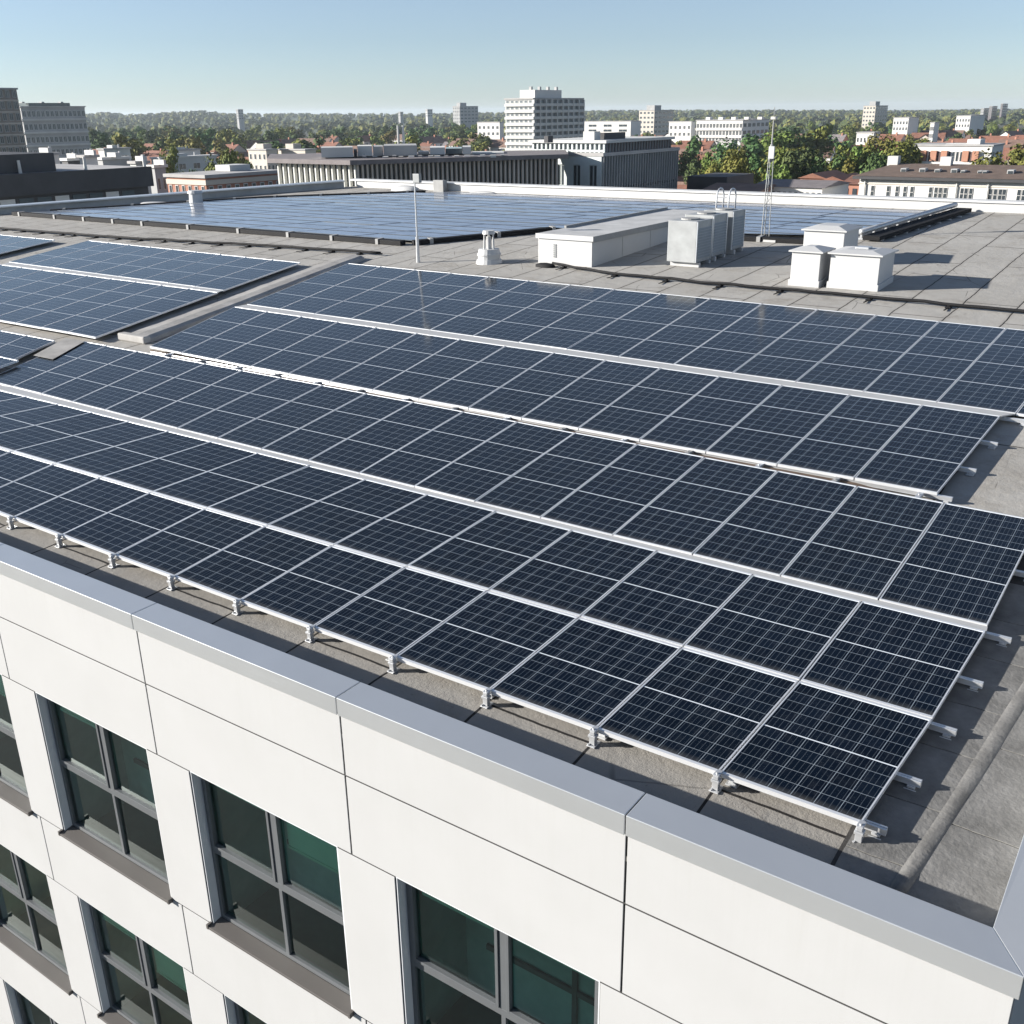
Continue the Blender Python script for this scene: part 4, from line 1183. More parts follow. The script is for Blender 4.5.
# long glazed building with pale columns: two long faces meeting at an open angle
gP = [at(279, 104), at(356, 97), at(556, 103)]
gzt = zpx(356, 164.5, 97)
gback = [gP[2] + (at(556, 114) - at(556, 103)), gP[0] + (at(279, 115) - at(279, 104))]
gpoly = [(p.x, p.y) for p in gP + gback]
G = thing("colonnade_building", ((gP[1].x + gback[0].x) / 2, (gP[1].y + gback[0].y) / 2, GZ), "long glazed building with pale columns and projecting flat roof, behind the far parapet", "building")
MB().prism(gpoly, GZ, gzt).build("wall", B['glass'], G)
cxy = Vector((sum(p[0] for p in gpoly) / 5, sum(p[1] for p in gpoly) / 5, 0))
MB().prism([tuple((Vector((x, y, 0)) + (Vector((x, y, 0)) - cxy).normalized() * 1.2).to_2d()) for x, y in gpoly], gzt + 0.01, gzt + 0.4).build("roof", [B['slate'], B['pale']], G)
for f_i in G.children[-1].data.polygons:
    if abs(f_i.normal.z) < 0.5: f_i.material_index = 1
def colonnade(a, b, n, w, out, mat):
    d = (b - a).normalized(); nn = Vector((d.y, -d.x, 0)); m = MB()
    for k in range(n + 1):
        c = a + (b - a) * (k / n)
        q = [c - d * w / 2 + nn * out, c + d * w / 2 + nn * out, c + d * w / 2 - nn * .1, c - d * w / 2 - nn * .1]
        m = MB(); m.hexa([(p.x, p.y, GZ) for p in q], [(p.x, p.y, gzt) for p in q]); m.build("column", B[mat], G)
colonnade(gP[0], gP[1], 14, 0.15, 0.35, 'fin'); colonnade(gP[1], gP[2], 44, 0.16, 0.3, 'wallshade')
def on_colonnade(px0, px1, D, dd_, ytop, mat, nm="plant_room"):
    a, b_ = at(px0, D), at(px1, D); u = (at((px0 + px1) / 2, D + dd_) - at((px0 + px1) / 2, D))
    q = [a, b_, b_ + u, a + u]; z1 = zpx((px0 + px1) / 2, ytop, D)
    return MB().hexa([(p.x, p.y, gzt + 0.505) for p in q], [(p.x, p.y, z1) for p in q]).build(nm, B[mat], G)
on_colonnade(321, 353, 100.5, 4, 147.5, 'pale'); on_colonnade(353.5, 357, 101, 4, 150, 'dark')
on_colonnade(357.5, 372, 102, 4, 146, 'white'); on_colonnade(373, 383, 102, 5, 146.5, 'grey'); on_colonnade(383.5, 417, 101.5, 6, 145.5, 'grey')
on_colonnade(418, 429, 104, 4, 152, 'pale'); on_colonnade(430, 445, 103, 5, 147.5, 'white'); on_colonnade(445.5, 462, 103.5, 5, 148.5, 'glassblue'); on_colonnade(462.5, 471, 103, 5, 147, 'pale'); on_colonnade(472, 504, 106, 4, 154, 'white')
for k in range(16): on_colonnade(362 + k * 9 + (k * 5 % 4), 366 + k * 9 + (k * 5 % 4) + k % 3, 99.8 + (k % 2) * .5, 1.0, 155.5 + (k * 7 % 3), 'white' if k % 3 else 'grey', "roof_box")
for k, px in enumerate((399, 404)):
    p = at(px, 108); MB().ring((p.x, p.y, gzt + .5), (p.x, p.y, zpx(px, 125.5, 108)), 0.14, 0.11, 8).build("flue", B['pale' if k else 'grey'], G)
# white tower
H = Blk("tower_block", "white slab tower with balcony bands in the centre of the skyline", "tower block", 506, 533, 582, 240, 99.5, 'pale')
fl = (H.zt - H.z(158)) / 9
H.bands("balcony_band", [H.zt - fl * (k + 1) - 0.02 for k in range(14) if H.zt - fl * (k + 1) > GZ], fl * 0.42, 0.45, 'pale')
H.windows('y', 6, [H.zt - fl * (k + 1) + fl * 0.44 for k in range(10)], fl * 0.5, 0.72, 'glassgrey', trim='pale')
for k in range(10):
    z = H.zt - fl * (k + 1) + fl * 0.43
    MB().box(H.x1 - 0.05, H.x1 + 0.06, H.y0 + 0.5, H.y1 - 0.5, z, z + fl * 0.52).build("glazing", B['glassgrey'], H.root)
H.fins('x', 9, GZ, H.zt, 0.35, 0.5, 'pale', "piers")
H.part("plant_room", H.x0 + (H.x1 - H.x0) * 0.35, H.x1 - 0.8, H.y0 + 2, H.y0 + (H.y1 - H.y0) * 0.62, H.zt + 0.36, H.zt + 2.0, 'white')
for k in range(4): MB().box(H.x1 - 3 + k * .3, H.x1 - 2.4 + k * .3, H.y0 + 3 + k * 3, H.y0 + 3.6 + k * 3, H.zt + 2.0, H.zt + 2.7).build("flue", B['grey'], H.root)
# glass office block in front of it
O = Blk("glass_office", "dark glass office with pale gridded front and set-back top storey", "office block", 553.5, 602.5, 677, 112, 156.5, 'glassgrey')
zt2 = zpx(604, 143.5, 112)
O.part("upper_storey", hitY(534, O.y0 + 0.6), O.x1 - 0.1, O.y0 + 0.6, hitX(671, O.x1 - 0.1), O.zt + 0.36, zt2, 'glassgrey')
O.part("upper_roof", hitY(534, O.y0 + 0.6) - 0.4, O.x1 + 0.3, O.y0 + 0.2, hitX(671, O.x1) + 0.3, zt2 + 0.01, zt2 + 0.3, 'pale')
m = MB(); n = 16; xa = hitY(534, O.y0 + 0.6)
for k in range(n + 1):
    q = xa + (O.x1 - 0.1 - xa) * k / n; m.box(q - 0.09, q + 0.09, O.y0 + 0.42, O.y0 + 0.62, O.zt + 0.36, zt2)
m.box(xa, O.x1 - 0.1, O.y0 + 0.44, O.y0 + 0.6, O.zt + 0.4, O.zt + 0.62); m.build("mullions", B['finlight'], O.root)
fr = MB(); h_ = O.zt - GZ
for k in range(7):
    z = O.zt - k * 3.0
    fr.box(O.x0, O.x1 - 0.01, O.y0 - 0.18, O.y0 + 0.02, z - 0.85, z)
for k in range(4):
    q = O.x0 + (O.x1 - O.x0) * k / 3; w = 0.55
    for j in range(6): fr.box(max(O.x0, q - w), min(O.x1 - 0.01, q + w), O.y0 - 0.18, O.y0 + 0.02, O.zt - (j + 1) * 3.0, O.zt - j * 3.0 - 0.85)
fr.build("facade_grid", B['finlight'], O.root)
O.windows('y', 12, [O.zt - 3.0 * (k + 1) + 0.02 for k in range(4)], 2.1, 0.9, 'glass', trim='finlight')
O.fins('x', 30, GZ, O.zt, 0.10, 0.22, 'grey', "curtain_wall_ribs")
O.bands("floor_band", [O.zt - 3.0 * k - 0.4 for k in range(1, 5)], 0.25, 0.1, 'dark', 'x')
for k in range(24):
    q = O.y0 + 0.8 + (hitX(671, O.x1) - O.y0 - 1) * k / 23
    MB().box(O.x1 - 0.12, O.x1 + 0.03, q - 0.05, q + 0.05, O.zt + 0.36, zt2).build("mullion", B['slate'], O.root)
for pl, pc, pr, yt, mt in ((583, 594, 600, 131.5, 'pale'), (600, 604, 625, 133.0, 'dark'), (544, 548, 553, 136, 'dark')):
    x1 = O.x1 - 1.5; y0 = hitX(pc, x1); x0 = hitY(pl, y0); y1 = hitX(pr, x1)
    MB().box(x0, x1, y0, y1, zt2 + 0.3, zpx(pc, yt, math.hypot(x1 - CAM.x, y0 - CAM.y))).build("plant_room", B[mt], O.root)
MB().box(O.x1 + 1, O.x1 + 6, O.y1 + 1, O.y1 + 9, GZ, zpx(685, 176, 128)).build("side_wing", B['dark'], O.root)
# far towers on the skyline
def far_tower(label, pl, pc, pr, D, yt, mt, nx=5, ny=4, rows=7, fl=3.2, top=True):
    b = Blk("tower_block", label, "tower block", pl, pc, pr, D, yt, mt, group="distant towers on the skyline")
    b.windows('y', ny, [b.zt - fl * (k + 1) + 0.8 for k in range(rows)], 1.6, 0.6, trim='pale', cap=40)
    b.windows('x', nx, [b.zt - fl * (k + 1) + 0.8 for k in range(rows)], 1.6, 0.7, 'glassblue', trim='pale', cap=50)
    if top: b.part("plant_room", b.x0 + (b.x1 - b.x0) * .4, b.x1 - 1, b.y0 + 2, b.y0 + (b.y1 - b.y0) * .4, b.zt + .3, b.zt + 3.5, 'grey')
    return b
far_tower("pinkish slab tower standing right of the glass office", 638, 653, 672, 800, 110.5, 'cream', rows=5)
far_tower("blue-grey tower block far off, left of the white tower", 454, 461, 479, 1100, 106.5, 'grey', rows=5)
far_tower("beige and blue tower block far off on the right", 859, 871, 883, 950, 106, 'cream', rows=6)
far_tower("thin grey tower rising from the left tree belt", 240, 242, 247, 1500, 109.5, 'grey', 2, 2, 4, top=False)
far_tower("dark slim tower on the skyline at the right edge", 994, 996, 1001, 1600, 104, 'slate', 2, 2, 4, top=False)
far_tower("stubby dark tower pair member left of the slim tower", 983, 986, 991, 1600, 106.5, 'slate', 2, 2, 4, top=False)
far_tower("small grey block left of the slim right-hand tower", 975, 978, 983, 1600, 108.5, 'grey', 2, 2, 3, top=False)
far_tower("tiny pale block on the skyline above the colonnade building", 427, 429, 434, 1500, 109.5, 'pale', 2, 2, 3, top=False)
far_tower("tiny grey block on the skyline left of the pale one", 400, 402, 405, 1700, 112, 'grey', 2, 2, 2, top=False)
# long white apartment building on the right of centre
L_ = Blk("apartment_block", "long white balconied apartment building beyond the trees, right of centre", "apartment block", 695, 741, 767, 480, 120.5, 'white')
L_.bands("balcony_band", [L_.zt - 3.0 * k - 1.0 for k in range(1, 6)], 1.0, 0.6, 'white', 'y')
L_.windows('y', 14, [L_.zt - 3.0 * k - 0.05 for k in range(1, 5)], 1.9, 0.8)
L_.windows('x', 6, [L_.zt - 3.0 * k + 0.3 for k in range(1, 5)], 1.6, 0.7, 'glassblue', trim='grey')
for k in range(6): L_.part("roof_box", L_.x0 + 3 + k * 6, L_.x0 + 5 + k * 6, L_.y0 + 3, L_.y0 + 6, L_.zt + .35, L_.zt + 1.4, 'white')
for pl, pc, pr, D, yt, lab in ((890, 905, 915, 620, 118, "small white block among trees below the far right tower"), (927, 931, 936, 520, 123, "little white cube house among trees on the right"), (952, 966, 980, 700, 116, "pale low hall among trees on the right"), (668, 690, 694, 520, 122, "long pale low building left of the white apartments"), (556, 630, 640, 700, 121.5, "low pale hall behind the glass office"), (478, 500, 504, 560, 122.5, "bluish low shed left of the white tower"), (716, 733, 737, 330, 141, "cream house gable between the trees, right of centre"), (855, 872, 878, 420, 133, "white house among the trees left of the balcony block")):
    b = Blk("low_block", lab, "building", pl, pc, pr, D, yt, 'white')
    b.windows('y', 5, [b.zt - 3.2, b.zt - 6.2], 1.6, 0.55)
# white balcony block at right
W = Blk("balcony_block", "white block with salmon balcony strips above the brown hipped roof", "apartment block", 910, 992, 1003, 255, 146.5, 'white')
fl = 3.15
W.bands("balcony_band", [W.zt - fl * k - 0.85 for k in range(1, 6)], 0.75, 0.8, 'white', 'y')
W.windows('y', 16, [W.zt - fl * (k + 1) - 0.05 for k in range(5)], 2.1, 0.78, a=0.09, b=0.86)
for k in range(5):
    z = W.zt - fl * (k + 1)
    for q in (0.14, 0.27, 0.40, 0.66, 0.78): MB().box(W.x0 + (W.x1 - W.x0) * q, W.x0 + (W.x1 - W.x0) * (q + 0.075), W.y0 - 0.7, W.y0 - 0.08, z + 0.02, z + 2.2).build("balcony_screen", B['salmon'], W.root)
W.windows('x', 3, [W.zt - fl * (k + 1) + 0.6 for k in range(5)], 1.5, 0.5)
W.part("lift_house", hitY(966, W.y0 + 3), hitY(979, W.y0 + 3), W.y0 + 3, W.y0 + 8, W.zt + 0.35, zpx(970, 139.5, 258), 'white')
W.part("roof_box", hitY(945, W.y0 + 3), hitY(966, W.y0 + 3), W.y0 + 3, W.y0 + 7, W.zt + 0.35, zpx(950, 144, 258), 'white')
# big white house with the brown hipped roof
D = 108
K0 = at(863, D); yq = K0.y
qx0 = K0.x; qx1 = hitY(1120, yq); qy1 = yq + 13
ze = zpx(863, 180, D) + 0.4
Q = thing("manor_house", ((qx0 + qx1) / 2, yq + 6, GZ), "long white house with brown hipped roof and paired windows at the right", "house")
MB().box(qx0, qx1, yq, qy1, GZ, ze).build("wall", B['white'], Q)
zr = zpx(960, 163.5, D + 6); o = 0.5
rx0 = hitY(897, yq + 6.5)
m = MB(); a, b_, c_, d_ = (qx0 - o, yq - o, ze), (qx1 + o, yq - o, ze), (qx1 + o, qy1 + o, ze), (qx0 - o, qy1 + o, ze)
e, f_ = (rx0, yq + 6.5, zr), (qx1 - 4, yq + 6.5, zr)
m.face([a, b_, f_, e]); m.face([b_, c_, f_]); m.face([c_, d_, e, f_]); m.face([d_, a, e]); m.face([d_, c_, b_, a])
rfo = m.build("roof", B['roofbrown'], Q)
MB().box(qx0 - 0.55, qx1 + 0.55, yq - 0.56, yq - 0.4, ze - 0.28, ze - 0.02).build("gutter", B['dark'], Q)
MB().box(qx0 - 0.1, qx1, yq - 0.06, yq - 0.005, ze - 0.75, ze - 0.65).build("cornice", B['cream'], Q)
def on_front(px): return hitY(px, yq)
wins = [877, 893, 902, 910, 917, 936, 941.5, 946, 951, 968, 972, 977, 997, 1002, 1007, 1011, 1026, 1031]
for k, px in enumerate(wins):
    x = on_front(px); w = 0.17
    for zz_ in (ze - 1.95, ze - 5.0, ze - 8.2):
        m = MB(); m.box(x - w, x + w, yq - 0.05, yq + 0.04, zz_, zz_ + 1.1, 1); m.box(x - w + .035, x + w - .035, yq - 0.06, yq + 0.03, zz_ + .04, zz_ + 1.06, 0); m.box(x - w + .03, x + w - .03, yq - 0.07, yq + .03, zz_ + .55, zz_ + .59, 1)
        m.build("window", [B['glass'], B['white']], Q)
for px, s in ((906, .55), (925, .6), (940, .5), (957, .6), (966, .4), (983, .4), (988, .4), (1014, .6)):
    y = yq + 2.2; x = hitY(px, y); z = ze + (zr - ze) * (2.4 / 7.0)
    m = MB(); m.box(x - .45 * s, x + .45 * s, y - .1, y + 1.0, z - 0.1, z + .6 * s)
    dr = m.build("dormer", B['grey'], Q)
    MB().box(x - .33 * s, x + .33 * s, y - .13, y - .101, z, z + .45 * s).build("pane", B['glass'], dr)
for px in (895, 948): 
    x = hitY(px, yq + 6); MB().box(x - .5, x + .5, yq + 5.6, yq + 6.6, zr - 1.0, zr + 0.7).build("chimney", B['pale'], rfo)
for px in (869, 962, 994):
    x = on_front(px); MB().ring((x, yq - .12, GZ), (x, yq - .12, ze - .2), .07, .07, 6).build("downpipe", B['pale'], Q)
# low sheds with long roofs between glass office and white house
def gable(name, label, cat, pl, pr, D, yeave, yridge, wmat, rmat, depth=9, along='x', nwin=6, group=None, base=GZ):
    K = at(pl, D); y0 = K.y; x0 = K.x; x1 = hitY(pr, y0); y1 = y0 + depth
    ze, zr = zpx(pl, yeave, D), zpx(pl, yridge, D + depth / 2)
    r_ = thing(name, ((x0 + x1) / 2, y0 + depth / 2, base), label, cat, group)
    MB().box(x0, x1, y0, y1, base, ze).build("wall", B[wmat], r_)
    m = MB(); o = 0.3
    if along == 'x':
        ym = (y0 + y1) / 2
        m.face([(x0 - o, y0 - o, ze), (x1 + o, y0 - o, ze), (x1 + o, ym, zr), (x0 - o, ym, zr)]); m.face([(x1 + o, y1 + o, ze), (x0 - o, y1 + o, ze), (x0 - o, ym, zr), (x1 + o, ym, zr)])
        m.face([(x0 - o, y1 + o, ze), (x0 - o, y0 - o, ze), (x0 - o, ym, zr)]); m.face([(x1 + o, y0 - o, ze), (x1 + o, y1 + o, ze), (x1 + o, ym, zr)])
    else:
        xm = (x0 + x1) / 2
        m.face([(x0 - o, y1 + o, ze), (x0 - o, y0 - o, ze), (xm, y0 - o, zr), (xm, y1 + o, zr)]); m.face([(x1 + o, y0 - o, ze), (x1 + o, y1 + o, ze), (xm, y1 + o, zr), (xm, y0 - o, zr)])
        m.face([(x0 - o, y0 - o, ze), (x1 + o, y0 - o, ze), (xm, y0 - o, zr)]); m.face([(x1 + o, y1 + o, ze), (x0 - o, y1 + o, ze), (xm, y1 + o, zr)])
    m.build("roof", B[rmat], r_)
    w = MB(); ww = (x1 - x0) / nwin * 0.5
    w.box(-ww / 2, ww / 2, -0.05, 0.04, 0, 1.4)
    f = None
    for k in range(nwin):
        loc = Vector((x0 + (k + .5) * (x1 - x0) / nwin, y0, ze - 1.9)) - r_.location
        if f is None: f = w.build("window", B['glass'], None, (0, 0, 0)); f.parent = r_; f.location = loc
        else: inst(f, r_, loc)
    return r_
gable("long_shed", "long low shed with dull red roof right of the glass office", "shed", 706, 760, 120, 190, 182.5, 'brick', 'rooftile2', 8)
gable("long_shed", "long low shed with lilac-grey roof and white columns behind the mast", "shed", 757, 826, 122, 186, 178.5, 'white', 'slate', 9, nwin=12)
gable("gabled_house", "terracotta gabled house nearest the lilac-grey shed", "house", 803, 828, 150, 178, 171, 'brick', 'rooftile', 9, 'y', 3)
gable("gabled_house", "terracotta gabled house in the middle of three beside the white house", "house", 824, 848, 145, 181, 174, 'cream', 'rooftile', 9, 'y', 3)
gable("gabled_house", "terracotta roofed house touching the white house's left end", "house", 846, 872, 140, 184, 175, 'brick', 'rooftile', 9, 'x', 3)
# small houses further out
hp = []
def house_proto(w, d, h, rh, wm, rm, chim):
    wb = MB().box(-w / 2, w / 2, -d / 2, d / 2, 0, h)
    wb.face([(-w / 2, -d / 2, h), (-w / 2, d / 2, h), (-w / 2, 0, h + rh)]); wb.face([(w / 2, d / 2, h), (w / 2, -d / 2, h), (w / 2, 0, h + rh)])
    wo = wb.build("wall", B[wm])
    o = 0.3; r = MB()
    for s in (-1, 1):
        q = [(-w / 2 - o, s * (d / 2 + o), h - o * rh / (d / 2)), (w / 2 + o, s * (d / 2 + o), h - o * rh / (d / 2)), (w / 2 + o, 0, h + rh), (-w / 2 - o, 0, h + rh)]
        r.face(q if s < 0 else q[::-1]); r.face([(x, y, z + 0.2) for x, y, z in (q if s < 0 else q[::-1])])
        r.face([q[0], q[1], (q[1][0], q[1][1], q[1][2] + .2), (q[0][0], q[0][1], q[0][2] + .2)])
    ro = r.build("roof", B[rm])
    co = MB().box(w * .25, w * .25 + .7, -.9, -.2, h + rh * .4, h + rh + 1.0).build("chimney", B['brick'])
    wi = MB()
    wi.box(-.55, .55, -.05, .05, 0, 1.4, 0)
    wio = wi.build("window", B['glass'])
    return (w, d, h, rh, wo, ro, co, wio)
PROTO = [house_proto(9, 8, 6.2, 3.0, 'white', 'rooftile', 1), house_proto(12, 8, 5.6, 3.2, 'cream', 'rooftile2', 1), house_proto(16, 9, 8.2, 3.0, 'wallshade', 'rooftile', 1), house_proto(10, 8, 5.8, 3.4, 'brick', 'slate', 1), house_proto(22, 9, 8.6, 3.0, 'white', 'rooftile2', 1)]
used = [False] * len(PROTO)
houses = []
def put_house(px, D, k, rzv, label=None):
    w, d, h, rh, wo, ro, co, wi = PROTO[k]
    p = at(px, D)
    root = thing("gabled_house", (p.x, p.y, GZ), "house", "house", None)
    root.rotation_euler = (0, 0, rzv)
    if not used[k]:
        used[k] = True
        for o in (wo, ro): o.parent = root; o.location = (0, 0, 0)
        co.parent = ro; co.location = (0, 0, 0); rr = ro
        wi.parent = root; fw_ = wi
        fw_.location = (-w * .3, -d / 2, h - 2.2)
    else:
        inst(wo, root); rr = inst(ro, root); inst(co, rr)
        inst(wi, root, (-w * .3, -d / 2, h - 2.2))
    for q in (0.0, 0.3): inst(wi, root, (w * q, -d / 2, h - 2.2))
    houses.append((px, D, k, root))
rnd = random.Random(11)
def scatter_houses(px0, px1, d0, d1, n, mind=17):
    tries = 0; made = 0
    while made < n and tries < n * 60:
        tries += 1
        px = rnd.uniform(px0, px1); D = math.sqrt(rnd.uniform(d0 * d0, d1 * d1))
        p = at(px, D)
        if any((at(a, b_) - p).length < mind for a, b_, _, _ in houses): continue
        if any(t.x0 - 8 < p.x < t.x1 + 8 and t.y0 - 8 < p.y < t.y1 + 8 for t in BLKS): continue
        put_house(px, D, rnd.randrange(len(PROTO)), rnd.choice((0, 0, pi / 2)) + rnd.uniform(-.15, .15)); made += 1
BLKS = [v for v in list(globals().values()) if isinstance(v, Blk)]
scatter_houses(885, 1060, 330, 680, 42, 15)
scatter_houses(676, 720, 190, 420, 20, 14)
scatter_houses(590, 720, 300, 680, 32, 14)
scatter_houses(720, 890, 330, 680, 20, 15)
scatter_houses(290, 505, 330, 680, 40, 14)
scatter_houses(95, 290, 300, 620, 32, 14)
desc = ["white house with terracotta gable roof", "cream house with faded clay roof", "stone-coloured terrace with terracotta roof", "brick house with dull slate roof", "long white terrace with faded clay roof"]
zones = [(-999, 290, "left of the cream apartments"), (290, 506, "left of the white tower"), (506, 700, "right of the glass office"), (700, 890, "in the trees behind the mast"), (890, 9999, "behind the balcony block")]
for k in range(len(PROTO)):
    for a, b_, zn in zones:
        hs = sorted([h for h in houses if h[2] == k and a <= h[0] < b_], key=lambda h: h[0])
        for n, h in enumerate(hs):
            h[3]["label"] = f"{desc[k]}, {zn}" + (f", {nth(n)} from left" if len(hs) > 1 else "")
            h[3]["group"] = "small houses of the town"

# ------------------------------------------------------------------ trees
LEAF = [foliage_material("leaves_green", (0.10, 0.135, 0.030), (0.175, 0.195, 0.040), (0.08, 0.11, 0.03)),
        foliage_material("leaves_dark", (0.052, 0.088, 0.032), (0.095, 0.14, 0.04), (0.045, 0.075, 0.03)),
        foliage_material("leaves_yellowing", (0.13, 0.14, 0.03), (0.20, 0.18, 0.04), (0.10, 0.11, 0.026))]
def crown_mesh(n, leaf, seed, tall=1.0):
    """leaf clumps spread through several lobes; unit tree about 1 m high and 0.8 m wide, crown from 0.2 up"""
    r = random.Random(seed); m = MB()
    lobes = [(Vector((r.uniform(-.2, .2), r.uniform(-.2, .2), .36 + .42 * k / 7 + r.uniform(-.05, .05))), r.uniform(.15, .27) * (1.12 - .45 * abs(k - 2.5) / 5)) for k in range(9)]
    for i in range(n):
        c, rad = lobes[r.randrange(len(lobes))]
        v = Vector((r.gauss(0, 1), r.gauss(0, 1), r.gauss(0, 1))).normalized()
        p = c + v * rad * (r.random() ** 0.35) * r.uniform(.85, 1.08)
        if p.z < .16: continue
        nrm = (v + Vector((r.gauss(0, .5), r.gauss(0, .5), r.gauss(0, .5) + .25))).normalized()
        a = nrm.orthogonal().normalized(); b = nrm.cross(a)
        th = r.uniform(0, 2 * pi); a, b = a * cos(th) + b * sin(th), b * cos(th) - a * sin(th)
        s = leaf * r.uniform(.6, 1.35)
        m.face([p - a * s - b * s * .5, p + a * s * .2 - b * s * .75, p + a * s + b * s * .3, p - a * s * .25 + b * s * .8])
    return m
def trunk_mesh(seed):
    r = random.Random(seed); m = MB()
    m.ring((0, 0, -.01), (0.01, 0, .30), .026, .017, 7)
    for k in range(4):
        a = k * pi / 2 + r.uniform(-.4, .4)
        m.ring((0.01, 0, .24 + .02 * k), (.17 * cos(a), .17 * sin(a), .52 + .05 * k), .012, .005, 5)
    m.ring((0.01, 0, .30), (0, 0, .7), .016, .005, 5)
    return m
near_c, far_c = [], []
for s in range(4):
    near_c.append([crown_mesh(3200, .021, 40 + s), None]); far_c.append([crown_mesh(900, .034, 60 + s), None])
trunk_m = [trunk_mesh(1), trunk_mesh(2)]
tree_src = {}
trees = []
def put_tree(px, D, hgt, wid, li, zone, base=None):
    p = at(px, D); near = D < 330; s = rnd.randrange(4)
    key = (near, s, li)
    zb_ = GZ if base is None else base
    root = thing("tree", (p.x, p.y, zb_), "tree", "tree", "trees " + zone)
    root.rotation_euler = (0, 0, rnd.uniform(0, 6.28))
    if key not in tree_src:
        o = (near_c if near else far_c)[s][0].build("crown", LEAF[li], None, (0, 0, 0))
        tree_src[key] = o; o.parent = root; o.location = (0, 0, 0)
    else: o = inst(tree_src[key], root)
    o.scale = (wid / .8, wid / .8, hgt)
    tk = ('t', s % 2)
    if tk not in tree_src:
        q_ = trunk_m[s % 2].build("trunk", B['bark'], None, (0, 0, 0)); tree_src[tk] = q_; q_.parent = root; q_.location = (0, 0, 0)
    else: q_ = inst(tree_src[tk], root)
    q_.scale = (hgt, hgt, hgt)
    trees.append((px, D, li, zone, root))
def tree_px(px, D, ytop, wpx, li, zone):
    put_tree(px, D, max(4, zpx(px, ytop, D) - GZ), wpx * 1.75 * D / F_PX, li, zone)
Z1 = "behind the mast"
for px, D, yt, w, li in [(716, 190, 150, 22, 0), (729, 195, 142, 30, 0), (740, 180, 150, 26, 2), (752, 185, 156, 26, 0), (722, 170, 163, 26, 2), (708, 176, 160, 20, 0), (765, 210, 150, 26, 1), (776, 200, 142, 28, 0), (788, 205, 137, 30, 2), (799, 190, 144, 30, 1), (812, 195, 146, 32, 1), (825, 190, 150, 26, 1), (783, 175, 158, 26, 0), (838, 210, 152, 22, 2),
                         (851, 200, 138, 28, 0), (862, 210, 143, 26, 0), (874, 195, 148, 30, 1), (884, 190, 150, 24, 1), (896, 230, 135, 34, 0), (908, 260, 141, 28, 2), (848, 180, 158, 24, 2), (871, 170, 163, 24, 0), (920, 290, 133, 26, 0), (880, 290, 131, 26, 2)]:
    tree_px(px, D, yt, w, li, Z1)
for px, D, yt, w, li in [(690, 260, 150, 20, 1), (700, 240, 158, 20, 1), (745, 300, 133, 34, 1), (770, 320, 128, 36, 0), (790, 330, 126, 40, 1), (806, 340, 124, 34, 0), (822, 400, 128, 26, 1), (692, 330, 132, 20, 1)]:
    tree_px(px, D, yt, w, li, "around the long white apartments")
for px, D, yt, w, li in [(1016, 215, 143, 40, 0), (1034, 225, 146, 36, 2), (1005, 250, 152, 22, 1)]:
    tree_px(px, D, yt, w, li, "at the right edge beside the balcony block")
for px, D, yt, w, li in [(227, 190, 147, 26, 0), (221, 205, 153, 20, 1), (236, 210, 155, 18, 0), (214, 200, 164, 16, 2), (246, 240, 152, 14, 2), (172, 170, 165, 26, 1), (160, 200, 158, 18, 2), (183, 180, 168, 20, 1), (160, 130, 186, 16, 1), (167, 260, 143, 16, 2), (233, 230, 146, 20, 2)]:
    tree_px(px, D, yt, w, li, "around the red brick building")
zt_names = [(88, 290, "in the belt left of the cream apartments"), (290, 420, "in the belt above the colonnade"), (420, 506, "left of the white tower"), (582, 720, "right of the white tower"), (720, 900, "before the far right tower"), (900, 1040, "behind the balcony block")]
def belt(px0, px1, d0, d1, n, zone, h=(9, 15)):
    for _ in range(n):
        px = rnd.uniform(px0, px1); D = math.sqrt(rnd.uniform(d0 * d0, d1 * d1))
        p = at(px, D)
        if any(t.x0 - 4 < p.x < t.x1 + 4 and t.y0 - 4 < p.y < t.y1 + 4 for t in BLKS): continue
        if any((at(a, b_) - p).length < 6 for a, b_, _, _ in houses if abs(a - px) < 40): continue
        hh = rnd.uniform(*h); put_tree(px, D, hh, hh * rnd.uniform(.75, 1.1), rnd.choice((0, 1, 1, 2)), zone)
belt(88, 290, 420, 1000, 60, zt_names[0][2], (12, 19))
belt(290, 420, 380, 1000, 44, zt_names[1][2], (11, 17))
belt(420, 506, 330, 1000, 36, zt_names[2][2], (10, 17))
belt(582, 720, 420, 1000, 36, zt_names[3][2], (8, 13))
belt(720, 900, 330, 1000, 58, zt_names[4][2], (9, 15))
belt(900, 1040, 300, 1000, 58, zt_names[5][2], (8, 13))
kn = ["green leafy tree", "dark green tree", "yellowish green tree"]
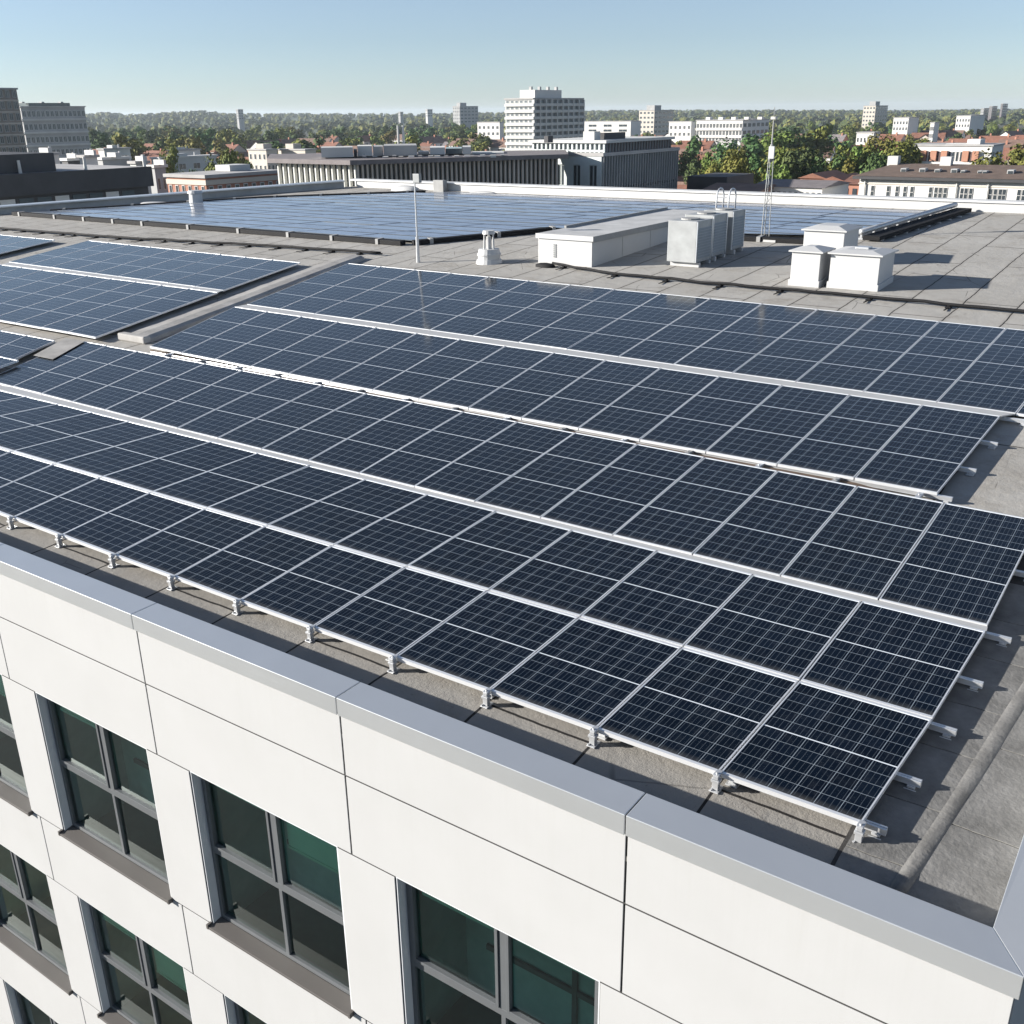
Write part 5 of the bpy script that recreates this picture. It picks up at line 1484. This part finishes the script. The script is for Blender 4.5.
bykey = {}
for tr in trees: bykey.setdefault((tr[2], tr[3]), []).append(tr)
for (li, zone), lst in bykey.items():
    lst.sort(key=lambda q: q[0])
    for n, tr in enumerate(lst): tr[4]["label"] = f"{kn[li]} {zone}" + (f", {nth(n)} from left" if len(lst) > 1 else "")
# the far wood: crowns too many to count
wm = MB(); r = random.Random(3); w2 = MB()
for i in range(5200):
    px = r.uniform(-200, 1250); D = math.sqrt(r.uniform(850 ** 2, 3500 ** 2))
    dens = noise.noise(Vector((px * .01, D * .003, 1.5)))
    if D < 1700 and dens < -0.15: continue
    p = at(px, D); zb_ = terrain(px, D); hh = r.uniform(7, 12.5); ww = hh * r.uniform(.5, .8)
    li = 0 if r.random() < .55 else 1
    for k in range(13):
        v = Vector((r.gauss(0, 1), r.gauss(0, 1), r.gauss(0, 1))).normalized()
        c = p + Vector((v.x * ww * .8, v.y * ww * .8, zb_ + hh * .55 + v.z * hh * .42))
        nrm = (v + Vector((0, 0, .3))).normalized(); a = nrm.orthogonal().normalized(); b_ = nrm.cross(a); s = hh * r.uniform(.22, .36)
        wm.face([c - a * s - b_ * s * .6, c + a * s * .3 - b_ * s, c + a * s + b_ * s * .5, c - a * s * .4 + b_ * s], li)
fw = wm.build("far_wood", [LEAF[0], LEAF[1]])
kind(fw, "stuff"); fw["label"] = "wooded country stretching to the horizon"
# low roofs and gardens mixed under the trees in the middle distance
# ------------------------------------------------------------------ air
hz = bpy.data.materials.new("air"); hz.use_nodes = True
nt = hz.node_tree; nt.nodes.clear()
ov = nt.nodes.new("ShaderNodeOutputMaterial"); pv_ = nt.nodes.new("ShaderNodeVolumePrincipled")
pv_.inputs["Density"].default_value = 0.00009; pv_.inputs["Color"].default_value = (0.80, 0.90, 1.0, 1); pv_.inputs["Anisotropy"].default_value = 0.2
nt.links.new(pv_.outputs[0], ov.inputs["Volume"])
hb = MB().box(-8000, 8000, -8000, 8000, GZ - 1.0, 34.0).build("haze", hz)
kind(hb, "stuff")
